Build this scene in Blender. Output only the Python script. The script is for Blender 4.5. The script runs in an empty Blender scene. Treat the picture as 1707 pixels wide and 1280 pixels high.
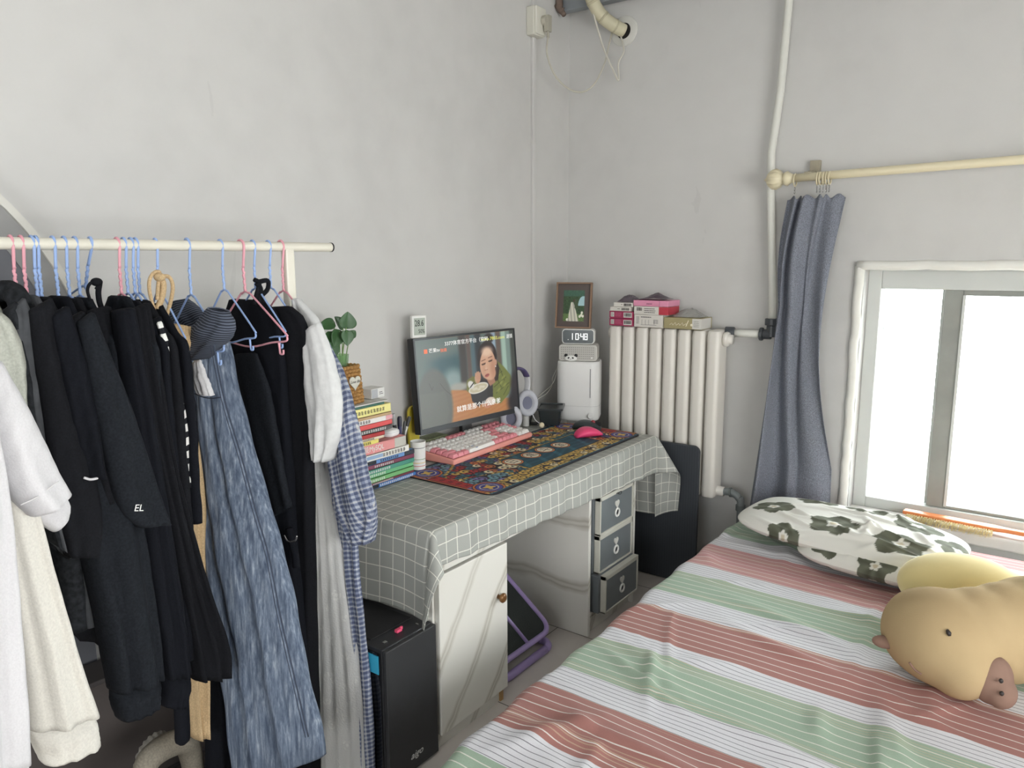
import bpy, bmesh, math, random
import numpy as np
from mathutils import Vector, Matrix
PI = math.pi
random.seed(7); np.random.seed(7)
scene = bpy.context.scene
COL = scene.collection

# ------------------------------------------------------------------ camera
CAM = np.array([2.10, -3.33, 1.50])
YAW, PITCH, ROLL, FPX = -0.63759, 0.166015, -0.004717, 1240.8
IW, IH = 1707, 1280
_cy, _sy, _cp, _sp = math.cos(YAW), math.sin(YAW), math.cos(PITCH), math.sin(PITCH)
FWD = np.array([_sy * _cp, _cy * _cp, -_sp])
_r = np.array([_cy, -_sy, 0.0]); _u = np.cross(_r, FWD)
RGT = math.cos(ROLL) * _r + math.sin(ROLL) * _u
UPV = -math.sin(ROLL) * _r + math.cos(ROLL) * _u
cd = bpy.data.cameras.new('camera'); cam = bpy.data.objects.new('camera', cd); COL.objects.link(cam)
cd.sensor_width = 36.0; cd.sensor_fit = 'HORIZONTAL'; cd.lens = FPX / IW * 36.0
cd.clip_start = 0.05; cd.clip_end = 100
cam.matrix_world = Matrix(((RGT[0], UPV[0], -FWD[0], CAM[0]), (RGT[1], UPV[1], -FWD[1], CAM[1]),
                           (RGT[2], UPV[2], -FWD[2], CAM[2]), (0, 0, 0, 1)))
scene.camera = cam

def at(px, py, ax, val):
    """point of the world plane (axis ax = val) seen at a pixel of the photograph"""
    d = FWD * FPX + RGT * (px - IW / 2) - UPV * (py - IH / 2)
    return CAM + d * ((val - CAM[ax]) / d[ax])

# ------------------------------------------------------------------ world, lights, exposure
w = bpy.data.worlds.new('world'); scene.world = w; w.use_nodes = True
bg = w.node_tree.nodes['Background']; bg.inputs[0].default_value = (0.93, 0.97, 1.0, 1); bg.inputs[1].default_value = 3.2
scene.view_settings.view_transform = 'Standard'; scene.view_settings.look = 'None'
scene.view_settings.gamma = 1.0; scene.view_settings.use_curve_mapping = False
scene.view_settings.exposure = 0.36

def area(name, loc, direction, sx, sy, power, col=(1, 1, 1)):
    l = bpy.data.lights.new(name, 'AREA'); l.shape = 'RECTANGLE'; l.size = sx; l.size_y = sy; l.energy = power; l.color = col
    o = bpy.data.objects.new(name, l); COL.objects.link(o); o.location = loc
    o.rotation_euler = Vector(direction).to_track_quat('-Z', 'Y').to_euler()
    return o
area('window_daylight', (2.3, 0.75, 1.15), (-0.15, -1, -0.38), 1.9, 1.2, 80, (0.96, 0.98, 1.0))
area('side_fill', (4.05, -2.9, 1.40), (-1, 0.06, -0.15), 2.3, 1.2, 39, (1.0, 0.985, 0.96))  # added fill from the right for the left wall; no window seen there

area('rear_fill', (2.2, -5.75, 1.15), (-0.1, 1, -0.18), 1.6, 1.0, 16, (1.0, 0.99, 0.97))  # added fill from behind the camera for radiator and clothes fronts

# ------------------------------------------------------------------ material helpers
def lin(c):
    c = [x / 255.0 for x in c]
    return tuple(x / 12.92 if x <= 0.04045 else ((x + 0.055) / 1.055) ** 2.4 for x in c)
class NT:
    def __init__(s, name):
        s.m = bpy.data.materials.new(name); s.m.use_nodes = True; s.t = s.m.node_tree
        s.b = s.t.nodes['Principled BSDF']; s.out = s.t.nodes['Material Output']
    def n(s, kind, **kw):
        nd = s.t.nodes.new(kind)
        for k, v in kw.items(): setattr(nd, k, v)
        return nd
    def link(s, a, b): s.t.links.new(a, b)
    def put(s, sock, v):
        if isinstance(v, (int, float)): sock.default_value = v
        elif isinstance(v, tuple): sock.default_value = (*v, 1)[:4] if len(sock.default_value) == 4 else v
        else: s.link(v, sock)
    def math(s, op, a, b=0.0, c=None):
        nd = s.n('ShaderNodeMath', operation=op); s.put(nd.inputs[0], a); s.put(nd.inputs[1], b)
        if c is not None: s.put(nd.inputs[2], c)
        return nd.outputs[0]
    def mix(s, f, a, b):
        nd = s.n('ShaderNodeMix', data_type='RGBA'); s.put(nd.inputs[0], f); s.put(nd.inputs[6], a); s.put(nd.inputs[7], b)
        return nd.outputs[2]
    def noise(s, scale, detail=3.0, vec=None, dist=0.0):
        nd = s.n('ShaderNodeTexNoise'); nd.inputs['Scale'].default_value = scale; nd.inputs['Detail'].default_value = detail
        nd.inputs['Distortion'].default_value = dist
        if vec is not None: s.link(vec, nd.inputs['Vector'])
        return nd.outputs[0]
    def coord(s, kind='Object'): return s.n('ShaderNodeTexCoord').outputs[kind]
    def sep(s, v):
        nd = s.n('ShaderNodeSeparateXYZ'); s.link(v, nd.inputs[0]); return nd.outputs
    def mapping(s, v, scale=(1, 1, 1), rot=(0, 0, 0)):
        nd = s.n('ShaderNodeMapping'); s.link(v, nd.inputs[0]); nd.inputs['Scale'].default_value = scale; nd.inputs['Rotation'].default_value = rot
        return nd.outputs[0]
    def ramp(s, f, stops, const=False):
        nd = s.n('ShaderNodeValToRGB'); cr = nd.color_ramp
        if const: cr.interpolation = 'CONSTANT'
        while len(cr.elements) < len(stops): cr.elements.new(0.5)
        for e, (p, c) in zip(cr.elements, stops): e.position = p
        for e, (p, c) in zip(cr.elements, stops): e.color = (*c, 1)
        s.link(f, nd.inputs[0]); return nd.outputs[0]
    def bump(s, h, strength=0.3, dist=0.01):
        nd = s.n('ShaderNodeBump'); nd.inputs['Strength'].default_value = strength; nd.inputs['Distance'].default_value = dist
        s.link(h, nd.inputs['Height']); s.link(nd.outputs[0], s.b.inputs['Normal'])
    def fin(s, col, rough=0.6, metal=0.0, spec=0.5, sheen=0.0):
        s.put(s.b.inputs['Base Color'], col); s.put(s.b.inputs['Roughness'], rough); s.b.inputs['Metallic'].default_value = metal
        s.b.inputs['Specular IOR Level'].default_value = spec
        if sheen: s.b.inputs['Sheen Weight'].default_value = sheen
        return s.m
    def line(s, v, period, width):
        """1 on thin lines every period"""
        f = s.math('FRACT', s.math('DIVIDE', v, period))
        return s.math('LESS_THAN', f, width / period)

_mc = {}
def M(rgb, rough=0.55, metal=0.0, var=0.06, scale=14.0, bump=0.0, bscale=60.0, spec=0.5, name=None, sheen=0.0):
    key = (rgb, rough, metal, var, scale, bump, bscale, spec, sheen)
    if key in _mc: return _mc[key]
    t = NT(name or 'surface'); c = lin(rgb)
    co = t.coord()
    col = t.mix(t.noise(scale, 3, co), tuple(x * (1 - var) for x in c), tuple(min(1, x * (1 + var)) for x in c))
    if bump: t.bump(t.noise(bscale, 4, co), bump, 0.004)
    _mc[key] = t.fin(col, rough, metal, spec, sheen); return _mc[key]
def glass(rgb=(235, 245, 240), rough=0.05, trans=0.9, alpha=None):
    t = NT('glass'); t.b.inputs['Transmission Weight'].default_value = trans; t.b.inputs['IOR'].default_value = 1.2
    if alpha is not None: t.b.inputs['Alpha'].default_value = alpha
    return t.fin(lin(rgb), rough)
def emit(rgb, st=1.0):
    t = NT('glow'); t.b.inputs['Emission Color'].default_value = (*lin(rgb), 1); t.b.inputs['Emission Strength'].default_value = st
    return t.fin((0.01, 0.01, 0.01), 0.4)
def painted(emission=0.0, rough=0.7, bump=0.0, bscale=120.0):
    t = NT('painted'); a = t.n('ShaderNodeAttribute'); a.attribute_name = 'Col'
    if bump: t.bump(t.noise(bscale, 3, t.coord()), bump, 0.004)
    if emission:
        t.link(a.outputs['Color'], t.b.inputs['Emission Color']); t.b.inputs['Emission Strength'].default_value = emission
        return t.fin((0.015, 0.015, 0.015), 0.35)
    return t.fin(a.outputs['Color'], rough)

# ------------------------------------------------------------------ mesh helpers
class MB:
    def __init__(s): s.v = []; s.f = []; s.m = []; s.uv = {}; s.M = Matrix.Identity(4)
    def add(s, vs, fs, mi=0, uvs=None):
        o = len(s.v); s.v += [tuple(s.M @ Vector(v)) for v in vs]
        for k, f in enumerate(fs):
            if uvs is not None: s.uv[len(s.f)] = [uvs[i] for i in f]
            s.f.append([i + o for i in f]); s.m.append(mi)
        return s
    def box(s, x0, x1, y0, y1, z0, z1, mi=0):
        return s.add([(x0, y0, z0), (x1, y0, z0), (x1, y1, z0), (x0, y1, z0), (x0, y0, z1), (x1, y0, z1), (x1, y1, z1), (x0, y1, z1)],
                     [(0, 3, 2, 1), (4, 5, 6, 7), (0, 1, 5, 4), (1, 2, 6, 5), (2, 3, 7, 6), (3, 0, 4, 7)], mi)
    def tube(s, pts, r, n=12, mi=0, cap=True):
        pts = [Vector(p) for p in pts]; rs = r if isinstance(r, (list, tuple)) else [r] * len(pts)
        rings = []; up = None
        for i, p in enumerate(pts):
            t = (pts[min(i + 1, len(pts) - 1)] - pts[max(i - 1, 0)]).normalized()
            if up is None: up = t.orthogonal().normalized()
            up = (up - t * up.dot(t)).normalized(); b = t.cross(up)
            rings.append([tuple(p + (up * math.cos(2 * PI * k / n) + b * math.sin(2 * PI * k / n)) * rs[i]) for k in range(n)])
        return s.loft(rings, cap, cap, mi)
    def loft(s, rings, c0=True, c1=True, mi=0, uvr=None):
        n = len(rings[0]); vs = [p for r_ in rings for p in r_]; fs = []
        for i in range(len(rings) - 1):
            for k in range(n):
                k2 = (k + 1) % n; fs.append((i * n + k, i * n + k2, (i + 1) * n + k2, (i + 1) * n + k))
        if c0: fs.append(tuple(reversed(range(n))))
        if c1: fs.append(tuple(range((len(rings) - 1) * n, len(rings) * n)))
        uvs = [p for r_ in uvr for p in r_] if uvr else None
        return s.add(vs, fs, mi, uvs)
    def lathe(s, prof, c=(0, 0, 0), n=24, mi=0, axis='z'):
        rings = []
        for r, h in prof:
            ring = []
            for k in range(n):
                a = 2 * PI * k / n; p = (r * math.cos(a), r * math.sin(a), h)
                if axis == 'x': p = (h, r * math.cos(a), r * math.sin(a))
                if axis == 'y': p = (r * math.sin(a), h, r * math.cos(a))
                ring.append((p[0] + c[0], p[1] + c[1], p[2] + c[2]))
            rings.append(ring)
        return s.loft(rings, True, True, mi)
    def ell(s, c, r, rot=None, nu=20, nv=12, mi=0):
        R_ = rot if rot is not None else Matrix.Identity(3); rings = []
        for i in range(nv + 1):
            ph = -PI / 2 + PI * (i + 0.02 * (i == 0) - 0.02 * (i == nv)) / nv
            rings.append([tuple(Vector(c) + R_ @ Vector((r[0] * math.cos(ph) * math.cos(2 * PI * k / nu), r[1] * math.cos(ph) * math.sin(2 * PI * k / nu), r[2] * math.sin(ph)))) for k in range(nu)])
        return s.loft(rings, True, True, mi)
    def prism(s, poly, z0, z1, mi=0):
        n = len(poly); return s.add([(x, y, z0) for x, y in poly] + [(x, y, z1) for x, y in poly],
            [tuple(reversed(range(n))), tuple(range(n, 2 * n))] + [(k, (k + 1) % n, n + (k + 1) % n, n + k) for k in range(n)], mi)
    def grid(s, fn, nu, nv, mi=0, uvfn=None):
        vs = [fn(i / nu, j / nv) for j in range(nv + 1) for i in range(nu + 1)]
        fs = [(j * (nu + 1) + i, j * (nu + 1) + i + 1, (j + 1) * (nu + 1) + i + 1, (j + 1) * (nu + 1) + i) for j in range(nv) for i in range(nu)]
        uvs = [uvfn(i / nu, j / nv) if uvfn else (i / nu, j / nv) for j in range(nv + 1) for i in range(nu + 1)]
        return s.add(vs, fs, mi, uvs)
    def build(s, name, mats, parent=None, smooth=False, bevel=0.0, seg=2, solid=0.0, sub=0, angle=None):
        me = bpy.data.meshes.new(name); me.from_pydata(s.v, [], s.f); me.update()
        for m_ in (mats if isinstance(mats, (list, tuple)) else [mats]): me.materials.append(m_)
        me.polygons.foreach_set('material_index', s.m)
        if s.uv:
            ul = me.uv_layers.new(name='UVMap')
            for fi, uvs in s.uv.items():
                p = me.polygons[fi]
                for li, u in zip(p.loop_indices, uvs): ul.data[li].uv = u
        bm = bmesh.new(); bm.from_mesh(me); bmesh.ops.recalc_face_normals(bm, faces=bm.faces) if not getattr(s, 'keep', False) else None
        bm.to_mesh(me); bm.free()
        if smooth: me.polygons.foreach_set('use_smooth', [True] * len(me.polygons))
        if smooth and angle: me.set_sharp_from_angle(angle=math.radians(angle))
        o = bpy.data.objects.new(name, me); COL.objects.link(o)
        if parent is not None: o.parent = parent
        if solid: md = o.modifiers.new('solid', 'SOLIDIFY'); md.thickness = solid; md.offset = 0
        if bevel: md = o.modifiers.new('bevel', 'BEVEL'); md.width = bevel; md.segments = seg; md.limit_method = 'ANGLE'; md.angle_limit = math.radians(35)
        if sub: md = o.modifiers.new('sub', 'SUBSURF'); md.levels = sub; md.render_levels = sub
        return o
def tag(o, label, cat, group=None, kind=None):
    if label: o['label'] = label
    if cat: o['category'] = cat
    if group: o['group'] = group
    if kind: o['kind'] = kind
    return o
def thing(name, label, cat, loc=(0, 0, 0), rz=0.0, group=None):
    o = bpy.data.objects.new(name, None); COL.objects.link(o); o.location = loc; o.rotation_euler = (0, 0, rz); o.empty_display_size = 0.05
    return tag(o, label, cat, group)
def struct(o): o['kind'] = 'structure'; return o
def copy_tree(o, parent=None):
    c = o.copy(); COL.objects.link(c); c.parent = parent
    for ch in [x for x in bpy.data.objects if x.parent == o]: copy_tree(ch, c)
    return c
def paint(o, rgb):
    me = o.data; a = me.color_attributes.new('Col', 'FLOAT_COLOR', 'POINT')
    rgb = np.clip(np.asarray(rgb, dtype=np.float32), 0, 1); l = np.where(rgb <= 0.04045, rgb / 12.92, ((rgb + 0.055) / 1.055) ** 2.4)
    a.data.foreach_set('color', np.concatenate([l, np.ones((len(l), 1))], 1).astype(np.float32).ravel())
def frame_matrix(origin, xd, yd):
    x = Vector(xd).normalized(); z = x.cross(Vector(yd)).normalized(); y = z.cross(x)
    return Matrix(((x[0], y[0], z[0], origin[0]), (x[1], y[1], z[1], origin[1]), (x[2], y[2], z[2], origin[2]), (0, 0, 0, 1)))
def lettering(s, origin, xd, yd, size, mat, parent, name='lettering', depth=0.0006, align='CENTER', shear=0.0, width=1.0):
    cu = bpy.data.curves.new('t', 'FONT'); cu.body = s; cu.size = size; cu.extrude = depth / 2; cu.align_x = align; cu.align_y = 'CENTER'; cu.shear = shear
    cu.resolution_u = 3
    to = bpy.data.objects.new('t', cu); COL.objects.link(to); bpy.context.view_layer.update()
    me = bpy.data.meshes.new_from_object(to.evaluated_get(bpy.context.evaluated_depsgraph_get()))
    bpy.data.objects.remove(to); bpy.data.curves.remove(cu)
    me.transform(frame_matrix(origin, xd, yd) @ Matrix.Diagonal((width, 1, 1, 1))); me.materials.clear(); me.materials.append(mat); me.name = name
    o = bpy.data.objects.new(name, me); COL.objects.link(o); o.parent = parent; return o
def rrect(x0, x1, y0, y1, r, n=6):
    pts = []
    for cx, cy, a0 in ((x1 - r, y1 - r, 0), (x0 + r, y1 - r, 90), (x0 + r, y0 + r, 180), (x1 - r, y0 + r, 270)):
        pts += [(cx + r * math.cos(math.radians(a0 + 90 * k / n)), cy + r * math.sin(math.radians(a0 + 90 * k / n))) for k in range(n + 1)]
    return pts
def smoothpath(pts, n=8):
    """Catmull-Rom through points"""
    P = [np.array(p, float) for p in pts]; P = [2 * P[0] - P[1]] + P + [2 * P[-1] - P[-2]]; out = []
    for i in range(1, len(P) - 2):
        for k in range(n):
            t = k / n; out.append(0.5 * ((2 * P[i]) + (-P[i - 1] + P[i + 1]) * t + (2 * P[i - 1] - 5 * P[i] + 4 * P[i + 1] - P[i + 2]) * t * t + (-P[i - 1] + 3 * P[i] - 3 * P[i + 1] + P[i + 2]) * t ** 3))
    out.append(P[-2]); return [tuple(p) for p in out]

WHITE = M((236, 236, 232), 0.5, name='white_plastic'); CREAM = M((222, 218, 204), 0.5, name='cream_paint')
BLACK = M((28, 29, 31), 0.5, name='black_plastic'); DGREY = M((62, 66, 70), 0.45, name='dark_grey_plastic')
PINK = M((228, 158, 152), 0.45, name='pink_plastic'); CHROME = M((190, 190, 190), 0.25, 0.9, name='steel')
CABLE = M((226, 224, 216), 0.5, name='white_cable')

# ------------------------------------------------------------------ room shell
def wallmat(rgb, name):
    t = NT(name); co = t.coord(); c = lin(rgb)
    n1 = t.noise(1.3, 5, co, 0.4); n2 = t.noise(9, 5, co)
    f = t.math('MULTIPLY_ADD', n1, 0.7, t.math('MULTIPLY', n2, 0.3))
    col = t.ramp(f, [(0.33, tuple(x * 0.93 for x in c)), (0.5, c), (0.68, tuple(min(1, x * 1.04) for x in c))])
    st = t.noise(2.3, 8, t.mapping(co, (3, 3, 0.5)), 1.2)
    col = t.mix(t.math('MULTIPLY', t.math('GREATER_THAN', st, 0.70), 0.25), col, tuple(x * 0.8 for x in c))
    t.bump(t.math('ADD', t.math('MULTIPLY', t.noise(22, 4, co), 0.5), t.math('MULTIPLY', n1, 3.0)), 0.10, 0.01)
    return t.fin(col, 0.75, spec=0.25)
WALL = wallmat((207, 206, 203), 'wall_plaster')
CEIL = wallmat((188, 187, 184), 'ceiling_plaster')
def tilemat():
    t = NT('floor_tiles'); o = t.sep(t.coord()); c = lin((208, 201, 195))
    g = t.math('MAXIMUM', t.line(t.math('ADD', o[0], 20.18), 0.56, 0.004), t.line(t.math('ADD', o[1], 20.52), 0.56, 0.004))
    n1 = t.noise(5, 6, t.coord(), 0.8)
    col = t.mix(n1, tuple(x * 0.9 for x in c), tuple(x * 1.08 for x in c))
    sp = t.math('GREATER_THAN', t.noise(38, 2, t.coord()), 0.76)
    col = t.mix(t.math('MULTIPLY', sp, 0.6), col, lin((120, 105, 90)))
    return t.fin(t.mix(g, col, lin((95, 90, 86))), 0.28)
struct(MB().box(-0.2, 4.0, -5.7, 0.3, -0.12, 0).build('floor', tilemat()))
struct(MB().box(-0.2, 4.0, -5.7, 0.3, 2.95, 3.05).build('ceiling', CEIL))
struct(MB().box(-0.2, 0, -5.7, 0.3, 0, 2.95).build('wall_left', WALL))
# back wall with an opening x 1.42..3.2, z .43..1.44
OX0, OX1, OZ0, OZ1 = 1.43, 3.15, 0.43, 1.45
b = MB(); b.box(0, OX0, 0, 0.26, 0, 2.95).box(OX1, 4.0, 0, 0.26, 0, 2.95).box(OX0, OX1, 0, 0.26, 0, OZ0).box(OX0, OX1, 0, 0.26, OZ1, 2.95)
struct(b.build('wall_back', WALL))
b = MB(); b.box(4.0, 4.2, -5.7, -4.1, 0, 2.95).box(4.0, 4.2, -1.7, 0.3, 0, 2.95).box(4.0, 4.2, -4.1, -1.7, 0, 0.75).box(4.0, 4.2, -4.1, -1.7, 2.1, 2.95)  # opening made up to let the side fill in
struct(b.build('wall_right', WALL))
b = MB(); b.box(0, 1.3, -5.9, -5.7, 0, 2.95).box(3.1, 4.0, -5.9, -5.7, 0, 2.95).box(1.3, 3.1, -5.9, -5.7, 0, 0.65).box(1.3, 3.1, -5.9, -5.7, 1.85, 2.95)  # opening made up to let the rear fill in
struct(b.build('wall_rear', WALL))
# worn raised plaster border round the window opening
b = MB()
BRD = wallmat((236, 235, 228), 'window_border_plaster')
def lip(p0, p1):
    n = 40; P0 = Vector(p0); P1 = Vector(p1)
    return [tuple(P0.lerp(P1, k / n) + Vector((random.uniform(-.003, .003), random.uniform(-.003, .001), random.uniform(-.003, .003)))) for k in range(n + 1)]
b.tube(lip((OX0 - 0.02, 0.0, OZ0), (OX0 - 0.02, 0.0, OZ1 + 0.02)), 0.019, 10)
b.tube(lip((OX0 - 0.03, 0.0, OZ1 + 0.02), (OX1, 0.0, OZ1 + 0.02)), 0.019, 10)
struct(b.build('trim_1', BRD, smooth=True))
# sliding window
FR = M((205, 208, 204), 0.5, var=0.03, name='window_frame_paint'); FR2 = M((150, 152, 146), 0.6, var=0.25, scale=8, name='weathered_frame')
b = MB(); gy = 0.10
gx0, gx1, gz0, gz1 = 1.482, 3.10, 0.478, 1.372
b.box(OX0, gx0, gy - 0.02, gy + 0.07, OZ0, OZ1).box(gx0, gx1, gy - 0.02, gy + 0.07, gz1, OZ1).box(gx0, gx1, gy - 0.02, gy + 0.07, OZ0, gz0).box(gx1, OX1, gy - 0.02, gy + 0.07, OZ0, OZ1)
win = struct(b.build('window_1', FR, bevel=0.004))
b = MB(); b.box(1.712, 1.776, gy - 0.005, gy + 0.03, gz0, gz1).box(1.776, gx1, gy - 0.005, gy + 0.03, gz1 - 0.022, gz1).box(1.776, gx1, gy - 0.005, gy + 0.03, gz0, gz0 + 0.012)
b.build('sash_frame', FR2, win, bevel=0.003)
b = MB(); b.box(1.776, 1.786, gy - 0.012, gy - 0.005, gz0 + 0.01, gz1 - 0.02).box(1.70, 1.712, gy + 0.03, gy + 0.045, gz0, gz1); b.build('seal_strip', FR, win)
MB().box(gx0, 1.74, gy + 0.032, gy + 0.036, gz0, gz1).build('glass_pane', glass((245, 250, 248)), win)
MB().box(1.77, gx1, gy + 0.012, gy + 0.016, gz0, gz1).build('glass_pane', glass((245, 250, 248)), win)
b = MB(); b.box(1.40, OX1, -0.03, gy - 0.02, 0.385, OZ0 + 0.004)
struct(b.build('trim_2', M((232, 228, 224), 0.45, name='sill_paint'), bevel=0.008))
# crack line and low wall ledge seen right of the curtain are part of the plaster

# outdoors, seen washed out through the glass
struct(MB().box(-20, 30, 2.0, 40, -1.2, -1.0).build('ground', M((246, 244, 236), 0.9, name='bright_paving')))
FOL = M((176, 190, 120), 0.8, var=0.5, scale=3, name='foliage')
for i, (x, y, h, r, lab) in enumerate(((1.2, 9.0, 3.4, 1.5, 'pale sunlit tree outside behind upper left window pane'), (-3.6, 10.5, 2.6, 1.7, 'wider pale tree outside hidden mostly by the window frame'))):
    t = thing('tree', lab, 'tree', (x, y, -1.0))
    MB().tube([(0, 0, 0), (0.05, 0, 1.2), (0, 0.05, 2.4)], [0.14, 0.11, 0.07], 10).build('trunk', M((120, 100, 80), 0.9, name='bark'), t, smooth=True)
    b = MB(); rr = random.Random(i)
    for k in range(900):
        a = rr.uniform(0, 2 * PI); ph = rr.uniform(-1, 1); q = r * rr.uniform(0.5, 1); p = Vector((q * math.cos(a) * math.sqrt(1 - ph * ph), q * math.sin(a) * math.sqrt(1 - ph * ph), h + q * ph * 0.8))
        e = Vector((rr.uniform(-1, 1), rr.uniform(-1, 1), rr.uniform(-1, 1))).normalized() * 0.16; g = e.orthogonal().normalized() * 0.09
        b.add([tuple(p - e), tuple(p + g), tuple(p + e), tuple(p - g)], [(0, 1, 2, 3)])
    b.build('foliage', FOL, t)
t = thing('building', 'low pale building outside seen through the left window pane', 'building', (2.8, 14, -1.0))
b = MB(); b.box(-6, 5, 0, 3, 0, 2.5); b.build('building_wall', M((205, 195, 180), 0.9, name='render'), t)
MB().box(-6.2, 5.2, -0.3, 3.2, 2.5, 2.65).build('roof', M((180, 150, 130), 0.9, name='roof_tile'), t)
for k in range(7): MB().box(-5.3 + k * 1.5, -4.5 + k * 1.5, -0.03, 0.0, 1.0, 1.9).build('window', M((120, 125, 125), 0.3, name='dark_pane'), t)

# ------------------------------------------------------------------ services on the walls
PIPE = M((222, 222, 214), 0.4, name='painted_pipe')
t = thing('heating_pipe', 'white vertical heating pipe running down the back wall beside the curtain', 'pipe', (1.05, -0.045, 1.19))
MB().tube([(0.035, 0, 1.75), (0.03, 0, 1.35), (0.015, 0, 1.0), (-0.01, 0, 0.75), (-0.005, 0, 0.6), (0.012, 0, 0.35), (0.028, 0, 0.12), (0.03, 0, -0.01)], 0.0165, 14).build('pipe', PIPE, t, smooth=True)
MB().tube([(-0.155, -0.03, -0.02), (0.02, -0.0, -0.02)], 0.0165, 14).build('branch_pipe', PIPE, t, smooth=True)
b = MB(); b.tube([(0.03, 0, 0.05), (0.03, 0, 0.02)], 0.03, 16); b.tube([(0.03, 0, 0.02), (0.03, 0, -0.03)], 0.022, 16); b.tube([(-0.005, -0.003, -0.02), (0.03, 0, -0.02)], 0.022, 16); b.tube([(-0.02, -0.004, -0.02), (-0.005, -0.003, -0.02)], 0.029, 16)
b.build('elbow_fitting', M((72, 76, 80), 0.4, name='grey_fitting'), t, bevel=0.003)
b = MB(); b.tube([(-0.165, -0.035, -0.02), (-0.125, -0.025, -0.02)], 0.028, 16); b.build('union_nut', M((72, 76, 80), 0.4, name='grey_fitting'), t, bevel=0.003)

t = thing('return_pipe', 'grey plastic elbow pipe dropping from the bottom of the radiator', 'pipe', (0.93, -0.11, 0.0))
b = MB(); b.tube(smoothpath([(-0.02, 0, 0.445), (0.03, 0, 0.445), (0.063, 0, 0.425), (0.073, 0, 0.38), (0.073, 0, 0.01)], 6), 0.017, 14); b.build('pipe', M((120, 126, 126), 0.4, name='grey_pipe'), t, smooth=True)
for c0, c1 in (((0.073, 0, 0.395), (0.073, 0, 0.37)), ((0.02, 0, 0.445), (0.03, 0, 0.447))):
    MB().tube([c0, c1], 0.022, 14).build('collar', M((105, 110, 110), 0.4, name='grey_collar'), t)

# trunking + socket on left wall
b = MB(); b.box(0, 0.016, -0.337, -0.313, 0.75, 2.51).box(0, 0.016, -0.337, -0.313, 2.63, 2.95)
tag(b.build('cable_trunking', WALL, bevel=0.003), 'thin white cable trunking running up the left wall below the socket', 'trunking')
t = thing('wall_socket', 'white surface mounted socket box near the corner, high on the left wall', 'socket', (0, -0.325, 2.57))
MB().box(0, 0.045, -0.05, 0.035, -0.06, 0.065).build('back_box', M((214, 212, 200), 0.5, name='aged_plastic'), t, bevel=0.006)
MB().box(0.045, 0.056, -0.047, 0.032, -0.057, 0.062).build('face_plate', M((222, 220, 208), 0.5, name='aged_plate'), t, bevel=0.004)
t = thing('appliance_plug', 'grey right angle plug with looping cord pushed into the high socket', 'plug', (0.057, -0.315, 2.565))
b = MB(); b.lathe([(0.024, 0), (0.024, 0.014), (0.02, 0.02)], (0, 0, 0.01), 20, axis='x'); b.box(0.012, 0.035, -0.014, 0.014, -0.04, 0.03); b.tube([(0.024, 0, -0.04), (0.024, 0, -0.065)], 0.007, 10)
b.build('plug_body', M((176, 172, 158), 0.5, name='aged_grey_plastic'), t, smooth=True, angle=35)
def wl(px, py, ax, v, t): p = at(px, py, ax, v); return (p[0] - t.location[0], p[1] - t.location[1], p[2] - t.location[2])
pts = [(0.024, 0, -0.06), wl(912, 90, 0, 0.09, t), wl(925, 125, 0, 0.10, t), wl(948, 148, 1, -0.18, t), wl(972, 153, 1, -0.14, t), wl(992, 138, 1, -0.1, t), wl(1008, 105, 1, -0.07, t), wl(1015, 75, 1, -0.05, t), wl(1020, 55, 1, -0.02, t)]
MB().tube(smoothpath(pts, 8), 0.0042, 8).build('cord', M((196, 192, 178), 0.5, name='aged_cord'), t, smooth=True)
# hole cover + hose
t = thing('wall_hole_cover', 'round white cover plate around the hose hole on back wall', 'wall cover', (0.305, 0, 2.56))
MB().lathe([(0.068, 0.0), (0.068, -0.006), (0.062, -0.009), (0.036, -0.009), (0.036, -0.002)], (0, 0, 0), 36, axis='y').build('ring_plate', M((214, 213, 206), 0.5, name='cover_plastic'), t, smooth=True, angle=40)
MB().lathe([(0.036, -0.003), (0.03, -0.0035)], (0, 0, 0), 30, axis='y').build('dark_opening', M((40, 38, 36), 0.9, name='opening'), t)
t = thing('air_conditioner_hose', 'cream wrapped hose bundle curving down into the round wall cover', 'hose', (0.305, -0.01, 2.56))
pts = [(0, 0, 0), (-0.03, -0.05, 0.02), (-0.07, -0.09, 0.06), (-0.1, -0.13, 0.13), (-0.115, -0.16, 0.24), (-0.12, -0.16, 0.38)]
MB().tube(smoothpath(pts, 8), 0.03, 18).build('wrapped_tube', M((206, 200, 172), 0.6, var=0.12, scale=20, bump=0.4, bscale=40, name='wrapping_tape'), t, smooth=True)
b = MB(); sp = smoothpath(pts, 8)
for k in (6, 14, 22, 30): MB().tube([sp[k], sp[k + 1]], 0.0315, 18).build('tape_band', M((190, 184, 156), 0.6, name='tape'), t, smooth=True)
c1 = [wl(1035, 60, 1, -0.02, t), wl(1040, 85, 1, -0.04, t), wl(1031, 105, 1, -0.05, t), wl(1031, 134, 1, -0.06, t), wl(1020, 112, 1, -0.08, t), wl(1006, 80, 1, -0.1, t), wl(990, 25, 1, -0.13, t), wl(984, -12, 1, -0.15, t)]
MB().tube(smoothpath(c1, 8), 0.0042, 8).build('control_cable', M((205, 202, 190), 0.5, name='pale_cord'), t, smooth=True)
t = thing('metal_conduit', 'grey metal channel running along the top of the back wall corner', 'conduit', (0.0, -0.09, 2.70))
b = MB(); b.box(-0.0, 1.2, -0.025, 0.025, -0.03, 0.035); o = b.build('channel', M((140, 146, 150), 0.4, 0.3, name='galvanised'), t, bevel=0.004)
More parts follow.
